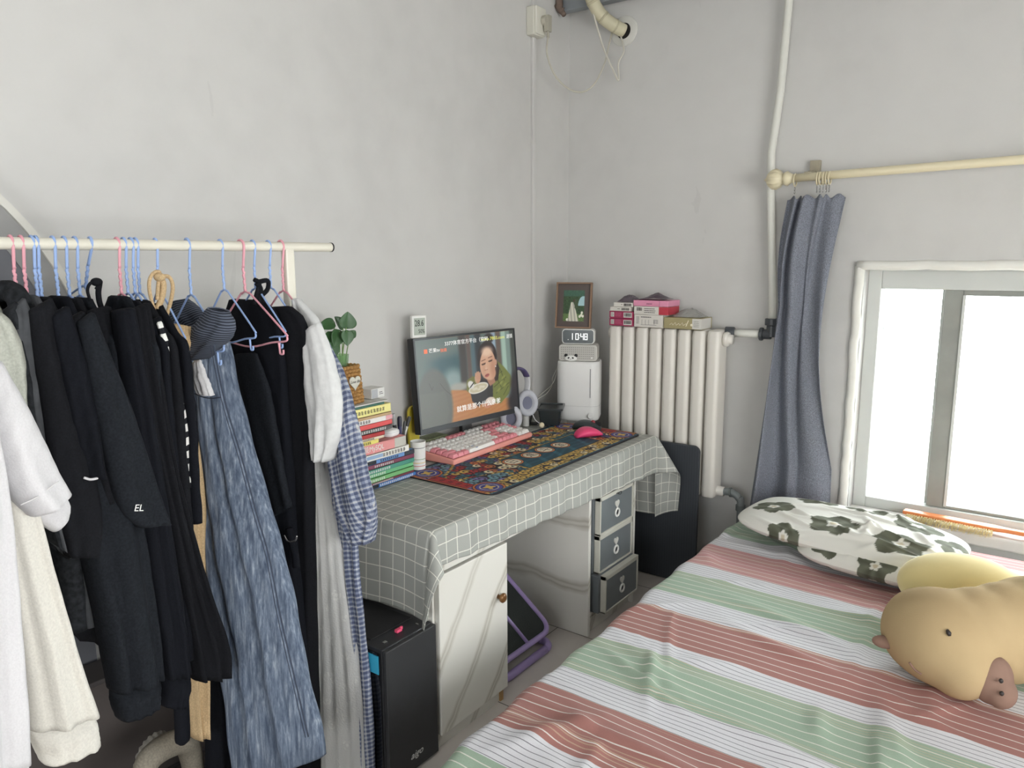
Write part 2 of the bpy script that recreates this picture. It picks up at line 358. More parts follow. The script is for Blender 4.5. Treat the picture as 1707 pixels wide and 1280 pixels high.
b = MB(); b.tube([(0.0, -0.04, 0.0), (0.03, -0.03, -0.03), (0.045, -0.034, -0.05)], 0.012, 8); b.tube([(0.02, -0.04, 0.06), (0.02, -0.035, -0.02), (0.035, -0.03, -0.03)], 0.018, 8)
b.build('torn_foam_end', M((120, 104, 94), 0.9, var=0.4, scale=60, bump=0.6, name='torn_foam'), t, smooth=True)

# ------------------------------------------------------------------ radiator
RAD = M((226, 222, 214), 0.38, var=0.03, name='radiator_enamel')
t = thing('radiator', 'white steel column radiator on the back wall behind the desk', 'radiator', (0.34, -0.115, 0))
pitch = 0.0705
for k in range(8):
    b = MB(); x0 = k * pitch; b.M = Matrix.Translation((x0, 0, 0))
    prof = rrect(0.0, 0.060, -0.055, 0.055, 0.02, 5)
    rings = []
    for z, sc in ((0.415, 0.7), (0.42, 0.93), (0.435, 1), (1.165, 1), (1.18, 0.93), (1.185, 0.7)):
        rings.append([((x - 0.03) * sc + 0.03, y * sc, z) for x, y in prof])
    b.loft(rings); b.build('radiator_section', RAD, t, smooth=True, angle=40)
MB().tube([(-0.012, 0, 1.145), (8 * pitch + 0.03, 0, 1.145)], 0.022, 16).build('header_tube', RAD, t, smooth=True)
MB().tube([(-0.0, 0, 0.445), (8 * pitch + 0.02, 0, 0.445)], 0.022, 16).build('header_tube', RAD, t, smooth=True)
MB().lathe([(0.03, 0), (0.034, 0.012), (0.03, 0.022)], (8 * pitch - 0.008, 0, 1.145), 20, axis='x').build('end_plug', RAD, t, smooth=True)
MB().lathe([(0.026, -0.018), (0.028, -0.004), (0.022, 0.0)], (0.0, 0, 1.145), 20, axis='x').build('end_plug', RAD, t, smooth=True)

# ------------------------------------------------------------------ boxes on the radiator
def barcode(b, x0, x1, z0, z1, y, mi, seed=0):
    rr = random.Random(seed); x = x0
    while x < x1:
        wd = rr.choice((0.0009, 0.0016, 0.0024)); b.box(x, min(x + wd, x1), y - 0.0005, y, z0, z1, mi); x += wd + rr.choice((0.001, 0.0018))
def scribble(b, x0, x1, z0, z1, y, rows, mi, seed=0):
    rr = random.Random(seed); h = (z1 - z0) / rows
    for r_ in range(rows):
        x = x0; ze = x1 - rr.uniform(0, 0.2) * (x1 - x0)
        while x < ze:
            wd = rr.uniform(0.003, 0.008); b.box(x, min(x + wd, ze), y - 0.0005, y, z0 + h * r_ + h * 0.3, z0 + h * r_ + h * 0.65, mi); x += wd + 0.0015
INK = M((70, 66, 66), 0.6, name='print_ink'); LAB = M((214, 212, 206), 0.6, name='label_paper'); MAG = M((160, 52, 88), 0.5, name='magenta_card')
PKC = M((226, 150, 178), 0.5, name='pink_card'); RDC = M((190, 60, 75), 0.5, name='red_card'); WCD = M((222, 218, 210), 0.5, name='white_card'); OLV = M((168, 158, 118), 0.5, name='olive_card')
RT = 1.186
def carton(name, label, x0, x1, z0, z1, y0, y1, mat, deco, rz=0.0):
    cx = (x0 + x1) / 2; t = thing(name, label, 'box', (cx, (y0 + y1) / 2, z0), rz, 'boxes stacked on the radiator')
    hx = (x1 - x0) / 2; hy = (y1 - y0) / 2; h = z1 - z0
    MB().box(-hx, hx, -hy, hy, 0, h).build('carton', mat, t, bevel=0.0015)
    deco(t, hx, -hy - 0.0002, h); return t
def d_mag(sd):
    def f(t, hx, y, h):
        MB().box(-hx + 0.008, -hx + 0.026, y - 0.0004, y, h * .2, h * .85).build('label', LAB, t); MB().box(hx - 0.052, hx - 0.008, y - 0.0004, y, h * .15, h * .85).build('label', LAB, t)
        b = MB(); barcode(b, hx - 0.048, hx - 0.012, h * .3, h * .75, y - 0.0005, 0, sd); scribble(b, -hx + 0.01, -hx + 0.024, h * .25, h * .8, y - 0.0005, 4, 0, sd); b.build('print', INK, t)
        b = MB(); scribble(b, -hx + 0.032, hx - 0.06, h * .25, h * .85, y, 4, 0, sd); b.build('small_print', M((205, 120, 145), 0.6, name='pale_print'), t)
    return f
def d_bar(t, hx, y, h):
    b = MB(); barcode(b, hx - 0.048, hx - 0.008, h * .2, h * .8, y, 0, 3); scribble(b, -hx + 0.04, hx - 0.055, h * .35, h * .75, y, 1, 0, 4); b.build('print', INK, t)
carton('cosmetic_box', 'dark magenta box directly on the radiator, lowest in left stack', 0.352, 0.480, RT, RT + 0.034, -0.185, -0.06, MAG, d_mag(1))
carton('cosmetic_box', 'dark magenta box with label, second from bottom in left radiator stack', 0.352, 0.480, RT + 0.035, RT + 0.069, -0.185, -0.06, MAG, d_mag(2))
carton('cosmetic_box', 'flat white box with barcode lying right on the magenta boxes', 0.357, 0.466, RT + 0.070, RT + 0.089, -0.188, -0.07, WCD, d_bar)
carton('cosmetic_box', 'top white barcode box of left radiator stack, under crumpled plastic', 0.374, 0.476, RT + 0.090, RT + 0.110, -0.185, -0.07, WCD, d_bar)
def d_wh(t, hx, y, h):
    b = MB(); scribble(b, -hx + 0.035, hx - 0.05, h * .72, h * .9, y, 1, 0, 5); scribble(b, -hx + 0.012, -hx + 0.027, h * .25, h * .85, y, 6, 0, 6)
    for k, x in enumerate((0.0, 0.018, 0.034, 0.062)):
        b.box(-hx + 0.04 + x, -hx + 0.0408 + x, y - 0.0005, y, h * .2, h * .6)
    b.box(-hx + 0.035, hx - 0.03, y - 0.0005, y, h * .18, h * .2); scribble(b, hx - 0.045, hx - 0.02, h * .3, h * .65, y, 3, 0, 8)
    b.build('print', INK, t)
carton('cosmetic_box', 'large white box with black print at the bottom of middle radiator stack', 0.484, 0.628, RT, RT + 0.058, -0.185, -0.06, WCD, d_wh)
def d_rw(t, hx, y, h):
    MB().box(hx - 0.045, hx + 0.0006, y - 0.0006, y + 0.12, 0.0008, h - 0.0005).build('red_end', RDC, t)
    b = MB(); barcode(b, -hx + 0.014, -hx + 0.042, h * .45, h * .85, y, 0, 9); scribble(b, -hx + 0.052, hx - 0.058, h * .15, h * .85, y, 3, 0, 10); b.build('print', INK, t)
carton('cosmetic_box', 'white box with a red end, middle of the radiator stack beneath pink box', 0.484, 0.655, RT + 0.059, RT + 0.096, -0.188, -0.06, WCD, d_rw)
def d_pk(t, hx, y, h):
    b = MB(); scribble(b, -0.02, 0.01, h * .25, h * .6, y, 1, 0, 11); b.box(hx - 0.043, hx - 0.0424, y - 0.0004, y, 0, h); b.build('print', M((110, 50, 80), 0.6, name='plum_print'), t)
carton('cosmetic_box', 'light pink box on top of the middle radiator stack', 0.480, 0.655, RT + 0.097, RT + 0.124, -0.188, -0.06, PKC, d_pk)
def d_ol(t, hx, y, h):
    b = MB(); b.box(hx - 0.0, hx + 0.001, y + 0.001, y + 0.11, 0.002, h - 0.002); b.box(hx - 0.042, hx + 0.001, y - 0.0006, y + 0.001, 0.002, h - 0.002); b.build('label', LAB, t)
    b = MB()
    for k in range(5): b.tube([(-0.06 + k * 0.017, y, h * .35), (-0.05 + k * 0.017, y, h * .5 + 0.004 * (k % 2)), (-0.045 + k * 0.017, y, h * .3)], 0.0012, 6)
    b.tube([(0.018, y, h * .25), (0.03, y, h * .8)], 0.002, 6); b.lathe([(0.004, 0), (0.006, -0.001)], (0.045, y, h * .4), 12, axis='y'); b.build('print', M((238, 232, 208), 0.6, name='pale_print'), t)
    b = MB(); scribble(b, hx - 0.035, hx - 0.008, h * .2, h * .8, y - 0.001, 4, 0, 12); b.build('small_print', M((150, 150, 140), 0.6, name='grey_print'), t)
carton('cosmetic_box', 'olive gold box with pale swirl print on the right of radiator', 0.632, 0.812, RT, RT + 0.05, -0.18, -0.055, OLV, d_ol)
def crumple(name, label, cat, x0, x1, y0, y1, z, h, mat, seed, shape):
    rr = random.Random(seed); b = MB(); jit = {}
    def fn(u, v):
        k = (round(u * 40), round(v * 16)); 
        if k not in jit: jit[k] = (rr.uniform(-1, 1), rr.uniform(-1, 1))
        zz = shape(u, v) * h + abs(jit[k][0]) * h * 0.16 * (0.2 + math.sin(PI * u) * math.sin(PI * v))
        return (x0 + (x1 - x0) * u, y0 + (y1 - y0) * v, z + 0.0015 + zz)
    b.grid(fn, 14, 8); o = b.build(name, mat, None, solid=0.0012); return tag(o, label, cat)
FILM = glass((150, 140, 148), 0.25, 0.6); FILM2 = glass((225, 225, 222), 0.2, 0.7)
crumple('plastic_wrap', 'crumpled dark clear wrap on top of left radiator boxes', 'wrapper', 0.39, 0.478, -0.18, -0.09, RT + 0.111, 0.03, FILM, 3, lambda u, v: math.sin(PI * u) ** 0.6 * math.sin(PI * v) ** 0.6)
crumple('wrapper', 'dark purple folded sachet lying peaked on the light pink box', 'wrapper', 0.482, 0.63, -0.18, -0.08, RT + 0.125, 0.028, M((82, 66, 78), 0.35, name='purple_foil'), 4, lambda u, v: max(0, 1 - abs(u - 0.62) * 2.2) * (0.35 + 0.65 * math.sin(PI * v)))
crumple('plastic_wrap', 'loose clear plastic film lying over the olive gold box', 'wrapper', 0.66, 0.80, -0.16, -0.07, RT + 0.0512, 0.034, FILM2, 5, lambda u, v: math.sin(PI * u) ** 0.8 * math.sin(PI * v))

# ------------------------------------------------------------------ curtain rod and curtain
RODM = M((226, 216, 184), 0.32, var=0.04, name='cream_lacquer')
ry, rz = -0.115, 1.822
t = thing('curtain_rod', 'cream curtain rod with a fluted finial above the window', 'curtain rod', (1.10, ry, rz))
MB().tube([(0.05, 0, 0), (0.30, 0, 0.004), (2.0, 0, 0.028)], 0.0165, 18).build('pole', RODM, t, smooth=True)
prof = [(0.002, -0.062), (0.006, -0.055), (0.024, -0.045), (0.036, -0.03), (0.040, -0.012), (0.034, 0.006), (0.018, 0.018), (0.026, 0.022), (0.030, 0.034), (0.020, 0.048), (0.0165, 0.06)]
b = MB(); rings = []
for r_, h in prof:
    ring = []
    for k in range(48):
        a = 2 * PI * k / 48; q = r_ * (1 + (0.09 * math.cos(12 * a) if -0.056 < h < 0.004 else 0)); ring.append((h, q * math.cos(a), q * math.sin(a)))
    rings.append(ring)
b.loft(rings); b.build('finial', RODM, t, smooth=True)
b = MB(); b.box(0.095, 0.135, 0.09, 0.115, -0.005, 0.075); b.box(0.10, 0.13, -0.005, 0.115, 0.015, 0.022); b.tube([(0.115, 0.0, 0.018), (0.115, 0.1, 0.03)], 0.006, 8)
b.lathe([(0.006, -0.002), (0.006, 0.0)], (0.115, 0.09, 0.05), 12, axis='y')
b.build('bracket', M((168, 160, 140), 0.5, name='aged_bracket'), t, bevel=0.002)
RNG = M((218, 208, 176), 0.35, name='ring_lacquer')
def torus(b, c, R_, r, axis='x', n=24, m=8, a0=0, a1=2 * PI):
    pts = []
    for k in range(n + 1):
        a = a0 + (a1 - a0) * k / n; p = {'x': (0, math.cos(a), math.sin(a)), 'y': (math.cos(a), 0, math.sin(a)), 'z': (math.cos(a), math.sin(a), 0)}[axis]
        pts.append((c[0] + R_ * p[0], c[1] + R_ * p[1], c[2] + R_ * p[2]))
    b.tube(pts, r, m); return b
ringx = [1.165, 1.252, 1.264, 1.276, 1.288, 1.299]
lab = ['cream curtain ring standing alone next to the fluted rod finial'] + [None] * 5
for k, x in enumerate(ringx):
    t = thing('curtain_ring', lab[k] or 'cream curtain ring bunched with others right of the wall bracket', 'curtain ring', (x, ry, rz), random.uniform(-.12, .12), 'rings threaded on the curtain rod' if k else 'lone curtain ring')
    b = MB(); torus(b, (0, 0, -0.008), 0.024, 0.003); b.build('ring', RNG, t, smooth=True)
    b = MB(); torus(b, (0, 0, -0.043), 0.007, 0.0014); torus(b, (0, 0, -0.056), 0.007, 0.0014, 'x'); b.build('hook', CHROME, t, smooth=True)
def fabric(rgb, name, scale=260, var=0.10, bump=0.25, rough=0.9, aniso=(1, 1, 1), big=0.0):
    t = NT(name); co = t.coord(); c = lin(rgb)
    n1 = t.noise(scale, 2, t.mapping(co, aniso)); f = n1
    if big: f = t.math('MULTIPLY_ADD', t.noise(7, 4, co), big, t.math('MULTIPLY', n1, 1 - big))
    col = t.ramp(f, [(0.32, tuple(x * (1 - var * 2) for x in c)), (0.5, c), (0.68, tuple(min(1, x * (1 + var * 2)) for x in c))])
    t.bump(n1, bump, 0.002); return t.fin(col, rough, spec=0.15)
def translucent(m, rgb, f):
    nt = m.node_tree; out = nt.nodes['Material Output']; b_ = nt.nodes['Principled BSDF']; tr = nt.nodes.new('ShaderNodeBsdfTranslucent'); mx = nt.nodes.new('ShaderNodeMixShader')
    tr.inputs[0].default_value = (*lin(rgb), 1); mx.inputs[0].default_value = f
    nt.links.new(b_.outputs[0], mx.inputs[1]); nt.links.new(tr.outputs[0], mx.inputs[2]); nt.links.new(mx.outputs[0], out.inputs['Surface']); return m
CURT = fabric((126, 130, 140), 'grey_linen_curtain', 300, 0.16, 0.3)
b = MB()
def curtain(u, v):
    # v 0 top .. 1 bottom
    xl = 1.135 + (1.015 - 1.135) * v ** 1.2 + 0.02 * math.sin(PI * min(1, v * 3.2)) * -1; xr = 1.352 + (-0.065) * math.sin(PI * min(1, v * 1.25)) ** 1.0 + 0.022 * v
    z = rz - 0.078 - 0.008 * math.cos(u * 12 * PI) * (1 - v) + (0.335 - rz + 0.078) * v
    a = 0.040 * (0.55 + 0.6 * v)
    x = xl + (xr - xl) * u + 0.010 * math.sin(u * 14 + v * 2)
    y = ry + a * math.sin(u * 4.2 * 2 * PI * (1 - 0.32 * v) + 0.9 + 1.1 * v) * (0.6 + 0.4 * math.sin(u * 5 + 1)) - 0.005 + 0.012 * math.sin(u * 9 + v * 5) + 0.035 * v
    return (x, min(y, -0.012), z)
b.grid(curtain, 150, 70)
tag(b.build('curtain', CURT, None, smooth=True, solid=0.002), 'grey blue linen curtain gathered at the left of the window', 'curtain')

# ------------------------------------------------------------------ dark board
BRDM = NT('dark_ribbed_board'); o = BRDM.sep(BRDM.coord()); rl = BRDM.line(BRDM.math('ADD', o[0], 5), 0.012, 0.003)
BRDM = BRDM.fin(BRDM.mix(BRDM.math('MULTIPLY', rl, 0.35), lin((58, 62, 68)), lin((40, 43, 48))), 0.6)
b = MB(); b.M = Matrix(((1, 0, 0, 0), (0, 0, 1, -0.222), (0, 1, 0, 0), (0, 0, 0, 1)))
b.prism(rrect(0.30, 0.842, 0.004, 0.665, 0.03), 0, 0.02)
tag(b.build('folding_board', BRDM, None, bevel=0.003), 'tall dark grey ribbed board standing between desk and radiator', 'board')

# ------------------------------------------------------------------ bed
BX0, BX1, BY0, BY1, BZ = 1.09, 3.0, -2.75, -0.14, 0.40
t = thing('bed', 'low double bed beneath the window covered by the striped sheet', 'bed', (2.0, -1.4, 0))
MB().box(-0.88, 0.98, -1.3, 1.2, 0.06, 0.20).build('bed_base', M((120, 92, 70), 0.6, name='wood'), t, bevel=0.01)
MB().box(-0.885, 0.985, -1.33, 1.22, 0.202, 0.385).build('mattress', M((225, 222, 214), 0.8, name='mattress_ticking'), t, bevel=0.03, seg=4)
for sx in (-0.82, 0.92):
    for sy in (-1.24, 1.14): MB().box(sx - 0.03, sx + 0.03, sy - 0.03, sy + 0.03, 0, 0.06).build('leg', M((90, 70, 52), 0.6, name='wood'), t)
def stripemat():
    t = NT('striped_cotton'); uv = t.sep(t.coord('UV')); v = uv[1]           # v in metres, 0 at the wall edge
    co = t.coord(); wob = t.math('MULTIPLY', t.math('SUBTRACT', t.noise(3.5, 3, co), 0.5), 0.012)
    v = t.math('ADD', v, wob)
    W_ = lin((228, 228, 232)); P_ = lin((203, 150, 150)); G_ = lin((164, 186, 164)); B_ = lin((172, 120, 112))
    # distances from BY1 towards the foot
    ed = [(-0.14, P_), (-0.25, W_), (-0.33, G_), (-0.52, W_), (-0.65, P_), (-0.87, W_), (-0.97, G_), (-1.15, W_), (-1.26, B_), (-1.45, W_), (-1.53, G_), (-1.73, W_), (-1.83, B_), (-2.03, W_), (-2.15, G_), (-2.33, W_), (-2.42, B_), (-2.62, W_)]
    T = 2.7; stops = [(min(1, max(0, (-y - 0.14) / T)), c) for y, c in ed]
    base = t.ramp(t.math('DIVIDE', v, T), stops, True)
    isW = t.ramp(t.math('DIVIDE', v, T), [(p, (1, 1, 1) if c == W_ else (0, 0, 0)) for p, c in stops], True)
    wl_ = t.line(t.math('ADD', v, 0.012), 0.031, 0.0032); dl = t.line(t.math('ADD', v, 0.004), 0.0165, 0.0022)
    tan = t.math('MULTIPLY', t.line(t.math('ADD', v, 0.004), 0.0105, 0.0028), t.math('GREATER_THAN', t.noise(1.0, 1, t.mapping(t.coord('UV'), (0, 11, 0))), 0.56))
    c1 = t.mix(t.math('MULTIPLY', tan, 0.55), base, lin((210, 190, 160))); c1 = t.mix(t.math('MULTIPLY', wl_, 0.85), c1, lin((240, 236, 228)))
    c2 = t.mix(t.math('MULTIPLY', dl, 0.75), base, lin((70, 68, 82)))
    col = t.mix(isW, c1, c2)
    wv = t.noise(420, 2, t.mapping(co, (0.6, 1, 1))); col2 = t.mix(t.math('MULTIPLY', wv, 0.22), col, (0.10, 0.09, 0.09))
    t.bump(wv, 0.3, 0.002); return t.fin(col2, 0.9, spec=0.15, sheen=0.15)
rr = random.Random(11)
WR = [(rr.uniform(1.0, 2.4), rr.uniform(-2.5, -0.4), rr.uniform(0, PI), rr.uniform(0.10, 0.32), rr.uniform(0.010, 0.028), rr.uniform(0.004, 0.011)) for _ in range(90)]
WR += [(1.55, -1.15, -0.35, 0.45, 0.03, 0.012), (1.75, -0.98, -0.1, 0.3, 0.025, 0.012), (1.5, -1.95, -0.3, 0.5, 0.04, 0.014), (1.35, -1.6, 0.1, 0.3, 0.03, 0.010), (1.7, -1.75, -0.25, 0.35, 0.03, 0.012), (1.22, -2.0, 1.0, 0.2, 0.03, 0.014)]
def wrinkle(x, y):
    s = 0.004 * math.sin(x * 3 + y * 2.2) + 0.003 * math.sin(y * 7 + x * 2)
    for cx, cy, a, L, wd, h in WR:
        dx, dy = x - cx, y - cy; p = dx * math.cos(a) + dy * math.sin(a); q = -dx * math.sin(a) + dy * math.cos(a) + 0.15 * p * p
        if abs(p) < L * 1.5 and abs(q) < wd * 3: s += h * math.exp(-(p / L * 1.6) ** 2 - (q / wd) ** 2)
    return s
OV = 0.16
def sheet(u, v):
    y = BY1 + (BY1 - BY0) * 0 - 2.62 * v; fx = BX0 - OV + (BX1 - BX0 + OV) * u     # flat x
    edge = BX0 + 0.03 * max(0, (v - 0.72)) / 0.28
    z = BZ + wrinkle(fx, y)
    if fx < edge:
        d = edge - fx; r = 0.03; a = min(d / r, PI / 2); zz = z - r * (1 - math.cos(a)) - max(0, d - r * PI / 2) * 0.93
        flare = 0.30 * max(0, d - 0.03) * (0.5 + 0.5 * math.sin(y * 9)) + 0.01 * math.sin(y * 26) * min(1, d / 0.05)
        return (edge - r * math.sin(a) - flare, y, zz)
    return (fx, y, z)
b = MB(); b.grid(sheet, 190, 240, uvfn=lambda u, v: ((BX1 - BX0 + OV) * u, 2.62 * v))
so = b.build('striped_bed_sheet', stripemat(), None, smooth=True, solid=0.002)
tag(so, 'woven bed sheet in pink, sage green and white stripes spread over the bed', 'bed sheet')
b = MB()
for k in range(300):
    v = 0.70 + 0.3 * k / 300; p = Vector(sheet(0.0, v)); dv = Vector((random.uniform(-.012, 0.004), random.uniform(-.006, .006), random.uniform(-.03, -.016)))
    b.tube([p, p + dv * 0.5 + Vector((random.uniform(-.003, .003),) * 3), p + dv], 0.0007, 4, cap=False)
tag(b.build('fringe', M((226, 222, 210), 0.9, name='cotton_thread'), so), None, None, kind='stuff')

# ------------------------------------------------------------------ pillow, toy, brush
def pillow(name, label, cat, loc, rz, sx, sy, h, colfn, seed, tilt=(0, 0), nx=150, ny=110, e=0.55, wr=1.0, mat=None):
    t = NT('x'); rr = random.Random(seed); W2 = [(rr.uniform(-1, 1), rr.uniform(-1, 1), rr.uniform(0, PI), rr.uniform(.15, .5), rr.uniform(.02, .06), rr.uniform(.4, 1)) for _ in range(26)]
    b = MB(); cols = []
    def surf(sgn):
        def fn(i, j):
            u = 2 * i - 1; v = 2 * j - 1
            ed = max(0.0, (1 - abs(u) ** 2.6)) ** e * max(0.0, (1 - abs(v) ** 2.6)) ** e
            cx = u * (1 - 0.16 * v ** 4); cyy = v * (1 - 0.20 * u ** 4)
            z = sgn * h / 2 * ed
            if sgn > 0:
                for a_, b_, ang, L, wd, hh in W2:
                    dx, dy = u - a_, v - b_; p = dx * math.cos(ang) + dy * math.sin(ang); q = -dx * math.sin(ang) + dy * math.cos(ang) + 0.3 * p * p
                    z += wr * 0.013 * hh * ed * math.exp(-(p / L) ** 2 - (q / wd) ** 2)
            cols.append(colfn(u, v)); return (cx * sx / 2, cyy * sy / 2, z + h / 2)
        return fn
    b.grid(surf(1), nx, ny); b.grid(surf(-1), nx, ny)
    o = b.build(name, mat or painted(rough=0.85, bump=0.15), None, smooth=True); paint(o, cols)
    o.location = loc; o.rotation_euler = (tilt[0], tilt[1], rz); tag(o, label, cat); return o
FLW = [(-0.70, -0.12, .29), (-0.04, -0.42, .31), (0.56, -0.50, .31), (-0.42, 0.66, .29), (0.05, 0.72, .27), (0.55, 0.45, .30), (-0.45, -1.0, .24), (0.95, 0.05, .27)]
def flowers(asp, fl, seed=0):
    def f(u, v):
        base = np.array([0.90, 0.895, 0.865])
        for k, (cx, cy, r) in enumerate(fl):
            if r == 0: continue
            dx = (u - cx) * asp; dy = v - cy; d = math.hypot(dx, dy); a = math.atan2(dy, dx) + k
            pet = r * (0.78 + 0.26 * abs(math.cos(2.5 * a))) * 1.15
            if d < pet:
                if d < r * 0.15: return np.array([0.80, 0.76, 0.66])
                if d < r * (0.30 + 0.06 * math.cos(5 * a)): return base
                return np.array([0.38, 0.39, 0.33]) + 0.05 * math.cos(5 * a + 2) * np.array([1, 1, 1])
        return base
    return f
pl0 = pillow('pillow', 'white pillow with olive green flowers, lower of the folded pair', 'pillow', (1.655, -0.555, 0.406), -0.12, 0.52, 0.36, 0.095, flowers(1.35, [(-0.55, -0.6, .3), (0.15, -0.85, .3), (0.75, -0.3, .3)]), 5, wr=0.6)
pl1 = pillow('pillow', 'plump white pillow with olive flowers lying on top, its corner to the curtain', 'pillow', (1.525, -0.455, 0.440), -0.13, 0.78, 0.44, 0.105, flowers(1.55, FLW), 3, tilt=(0.03, 0.0), wr=1.4)
for o in (pl0, pl1): o['group'] = 'flower pillows by the window'
def blob(name, ells, mat, parent, voxel=0.008, smooth_it=8):
    b = MB()
    for c, r, rot in ells: b.ell(c, r, rot, 32, 20)
    o = b.build(name, mat, parent, smooth=True)
    md = o.modifiers.new('remesh', 'REMESH'); md.mode = 'VOXEL'; md.voxel_size = voxel; md.use_smooth_shade = True
    md = o.modifiers.new('smooth', 'SMOOTH'); md.factor = 0.6; md.iterations = smooth_it
    return o
def rotm(a, ax='Z'): return Matrix.Rotation(math.radians(a), 3, ax)
t = thing('yellow_cushion', 'plain pale yellow rounded cushion tucked behind the brown plush toy', 'cushion', (1.925, -0.80, 0.408), 0.30)
blob('cushion_body', [((0, 0, 0.10), (0.175, 0.115, 0.10), None), ((0.06, 0.0, 0.09), (0.15, 0.11, 0.085), None)], M((238, 220, 158), 0.9, var=0.03, sheen=0.3, name='yellow_plush'), t, 0.008, 6)
CAPL = (1.965, -1.225, 0.405)
t = thing('plush_capybara', 'large tan plush animal with a brown nose lying on the striped bed', 'plush toy', CAPL)
pm = NT('tan_plush'); co = pm.coord(); wv = pm.n('ShaderNodeTexWave'); wv.inputs['Scale'].default_value = 4.5; wv.inputs['Distortion'].default_value = 5; wv.inputs['Detail'].default_value = 2; pm.link(pm.mapping(co, (1.2, 0.5, 0.4), (0, 0, 0.6)), wv.inputs['Vector'])
fz = pm.noise(350, 2, co); mask = pm.math('GREATER_THAN', pm.sep(co)[1], 0.15)
pm.bump(pm.math('ADD', pm.math('MULTIPLY', fz, 0.06), pm.math('MULTIPLY', wv.outputs[0], pm.math('MULTIPLY', mask, 0.5))), 0.45, 0.012)
TAN = pm.fin(pm.mix(pm.noise(6, 4, co), lin((176, 153, 116)), lin((192, 170, 132))), 0.95, spec=0.1)
BRN = M((140, 112, 98), 0.95, var=0.1, scale=40, name='brown_plush')
def capz(px, py, z): p = at(px, py, 2, z); return (p[0] - CAPL[0], p[1] - CAPL[1], p[2] - CAPL[2])
hr = rotm(-30)
blob('body', [((-0.040, -0.005, 0.125), (0.148, 0.130, 0.124), hr), ((-0.080, 0.015, 0.12), (0.108, 0.115, 0.115), None), ((0.008, -0.065, 0.098), (0.085, 0.075, 0.092), hr),
              ((0.03, 0.05, 0.128), (0.12, 0.125, 0.124), rotm(-30)), ((0.09, 0.11, 0.130), (0.12, 0.125, 0.130), None), ((0.16, 0.17, 0.135), (0.15, 0.14, 0.135), None), ((0.32, 0.30, 0.12), (0.15, 0.14, 0.12), None)], TAN, t, 0.008, 22)
mz = capz(1658, 1130, 0.500)
blob('muzzle', [((mz[0] - 0.004, mz[1] + 0.012, mz[2] - 0.012), (0.040, 0.050, 0.062), rotm(-35)), ((mz[0] + 0.016, mz[1] - 0.004, mz[2] - 0.030), (0.034, 0.036, 0.040), rotm(-35))], BRN, t, 0.005, 8)
e_ = capz(1474, 1070, 0.50); MB().ell((e_[0], e_[1], e_[2]), (0.030, 0.020, 0.016), rotm(12), 16, 10).build('ear', BRN, t, smooth=True)
p_ = capz(1690, 1108, 0.45); MB().ell((p_[0] + 0.01, p_[1] + 0.03, 0.05), (0.024, 0.060, 0.030), rotm(15), 16, 10).build('paw', BRN, t, smooth=True)
EYE = M((48, 42, 40), 0.5, name='stitched_eye')
def on_head(px, py):
    """where the view line through a pixel meets the head ellipsoid"""
    c = np.array([CAPL[0] - 0.040, CAPL[1] - 0.005, CAPL[2] + 0.125]); d = FWD * FPX + RGT * (px - IW / 2) - UPV * (py - IH / 2); d = d / np.linalg.norm(d)
    a = math.radians(-30); Rm = np.array([[math.cos(a), math.sin(a), 0], [-math.sin(a), math.cos(a), 0], [0, 0, 1]]); S = np.array([0.148, 0.130, 0.124])
    o = Rm @ (CAM - c) / S; dd = Rm @ d / S; A = dd @ dd; B = 2 * o @ dd; C = o @ o - 1; disc = max(0, B * B - 4 * A * C); q = (-B - math.sqrt(disc)) / (2 * A); p = CAM + d * q; return Vector(p - np.array(CAPL))
p1, p2 = on_head(1579, 1050), on_head(1583, 1060); MB().tube([p1, p1.lerp(p2, .5) + Vector((.001, -.002, .001)), p2], [0.0035, 0.006, 0.0035], 10).build('eye', EYE, t, smooth=True)
q = [on_head(*k) for k in ((1516, 1104), (1525, 1116), (1536, 1124))]; MB().tube(smoothpath(q, 5), 0.0028, 8).build('eye', BRN, t, smooth=True)
mo = Vector(mz)
MB().ell((mz[0] + 0.014, mz[1] - 0.034, mz[2] + 0.014), (0.005, 0.004, 0.006), None, 10, 6).build('nostril', EYE, t, smooth=True)
MB().ell((mz[0] + 0.018, mz[1] - 0.040, mz[2] - 0.014), (0.005, 0.004, 0.006), None, 10, 6).build('nostril', EYE, t, smooth=True)

t = thing('bed_brush', 'orange handled bed brush with pale bristles lying on the window sill', 'brush', (1.86, 0.015, 0.4345), math.radians(-3))
b = MB(); poly = [(-0.22, -0.022), (0.10, -0.026), (0.14, -0.016), (0.30, -0.014), (0.37, -0.02), (0.37, 0.02), (0.30, 0.014), (0.14, 0.016), (0.10, 0.026), (-0.22, 0.022)]
b.prism(poly, 0.016, 0.032); b.build('handle', M((226, 138, 84), 0.4, name='orange_wood'), t, bevel=0.006, seg=3)
b = MB(); rr = random.Random(2)
for i in range(34):
    for j in range(4):
        x = -0.2 + i * 0.009; y = -0.030 - 0.006 * j + rr.uniform(-.002, .002)
        for q in range(3): b.tube([(x + rr.uniform(-.003, .003), -0.022 + j * 0.006, 0.022), (x + rr.uniform(-.007, .007), y - 0.018 * 1, 0.024 - j * 0.007 + rr.uniform(-.004, .004))], 0.0009, 4, cap=False)
tag(b.build('bristles', M((232, 214, 160), 0.8, name='bristle'), t), None, None, kind='stuff')

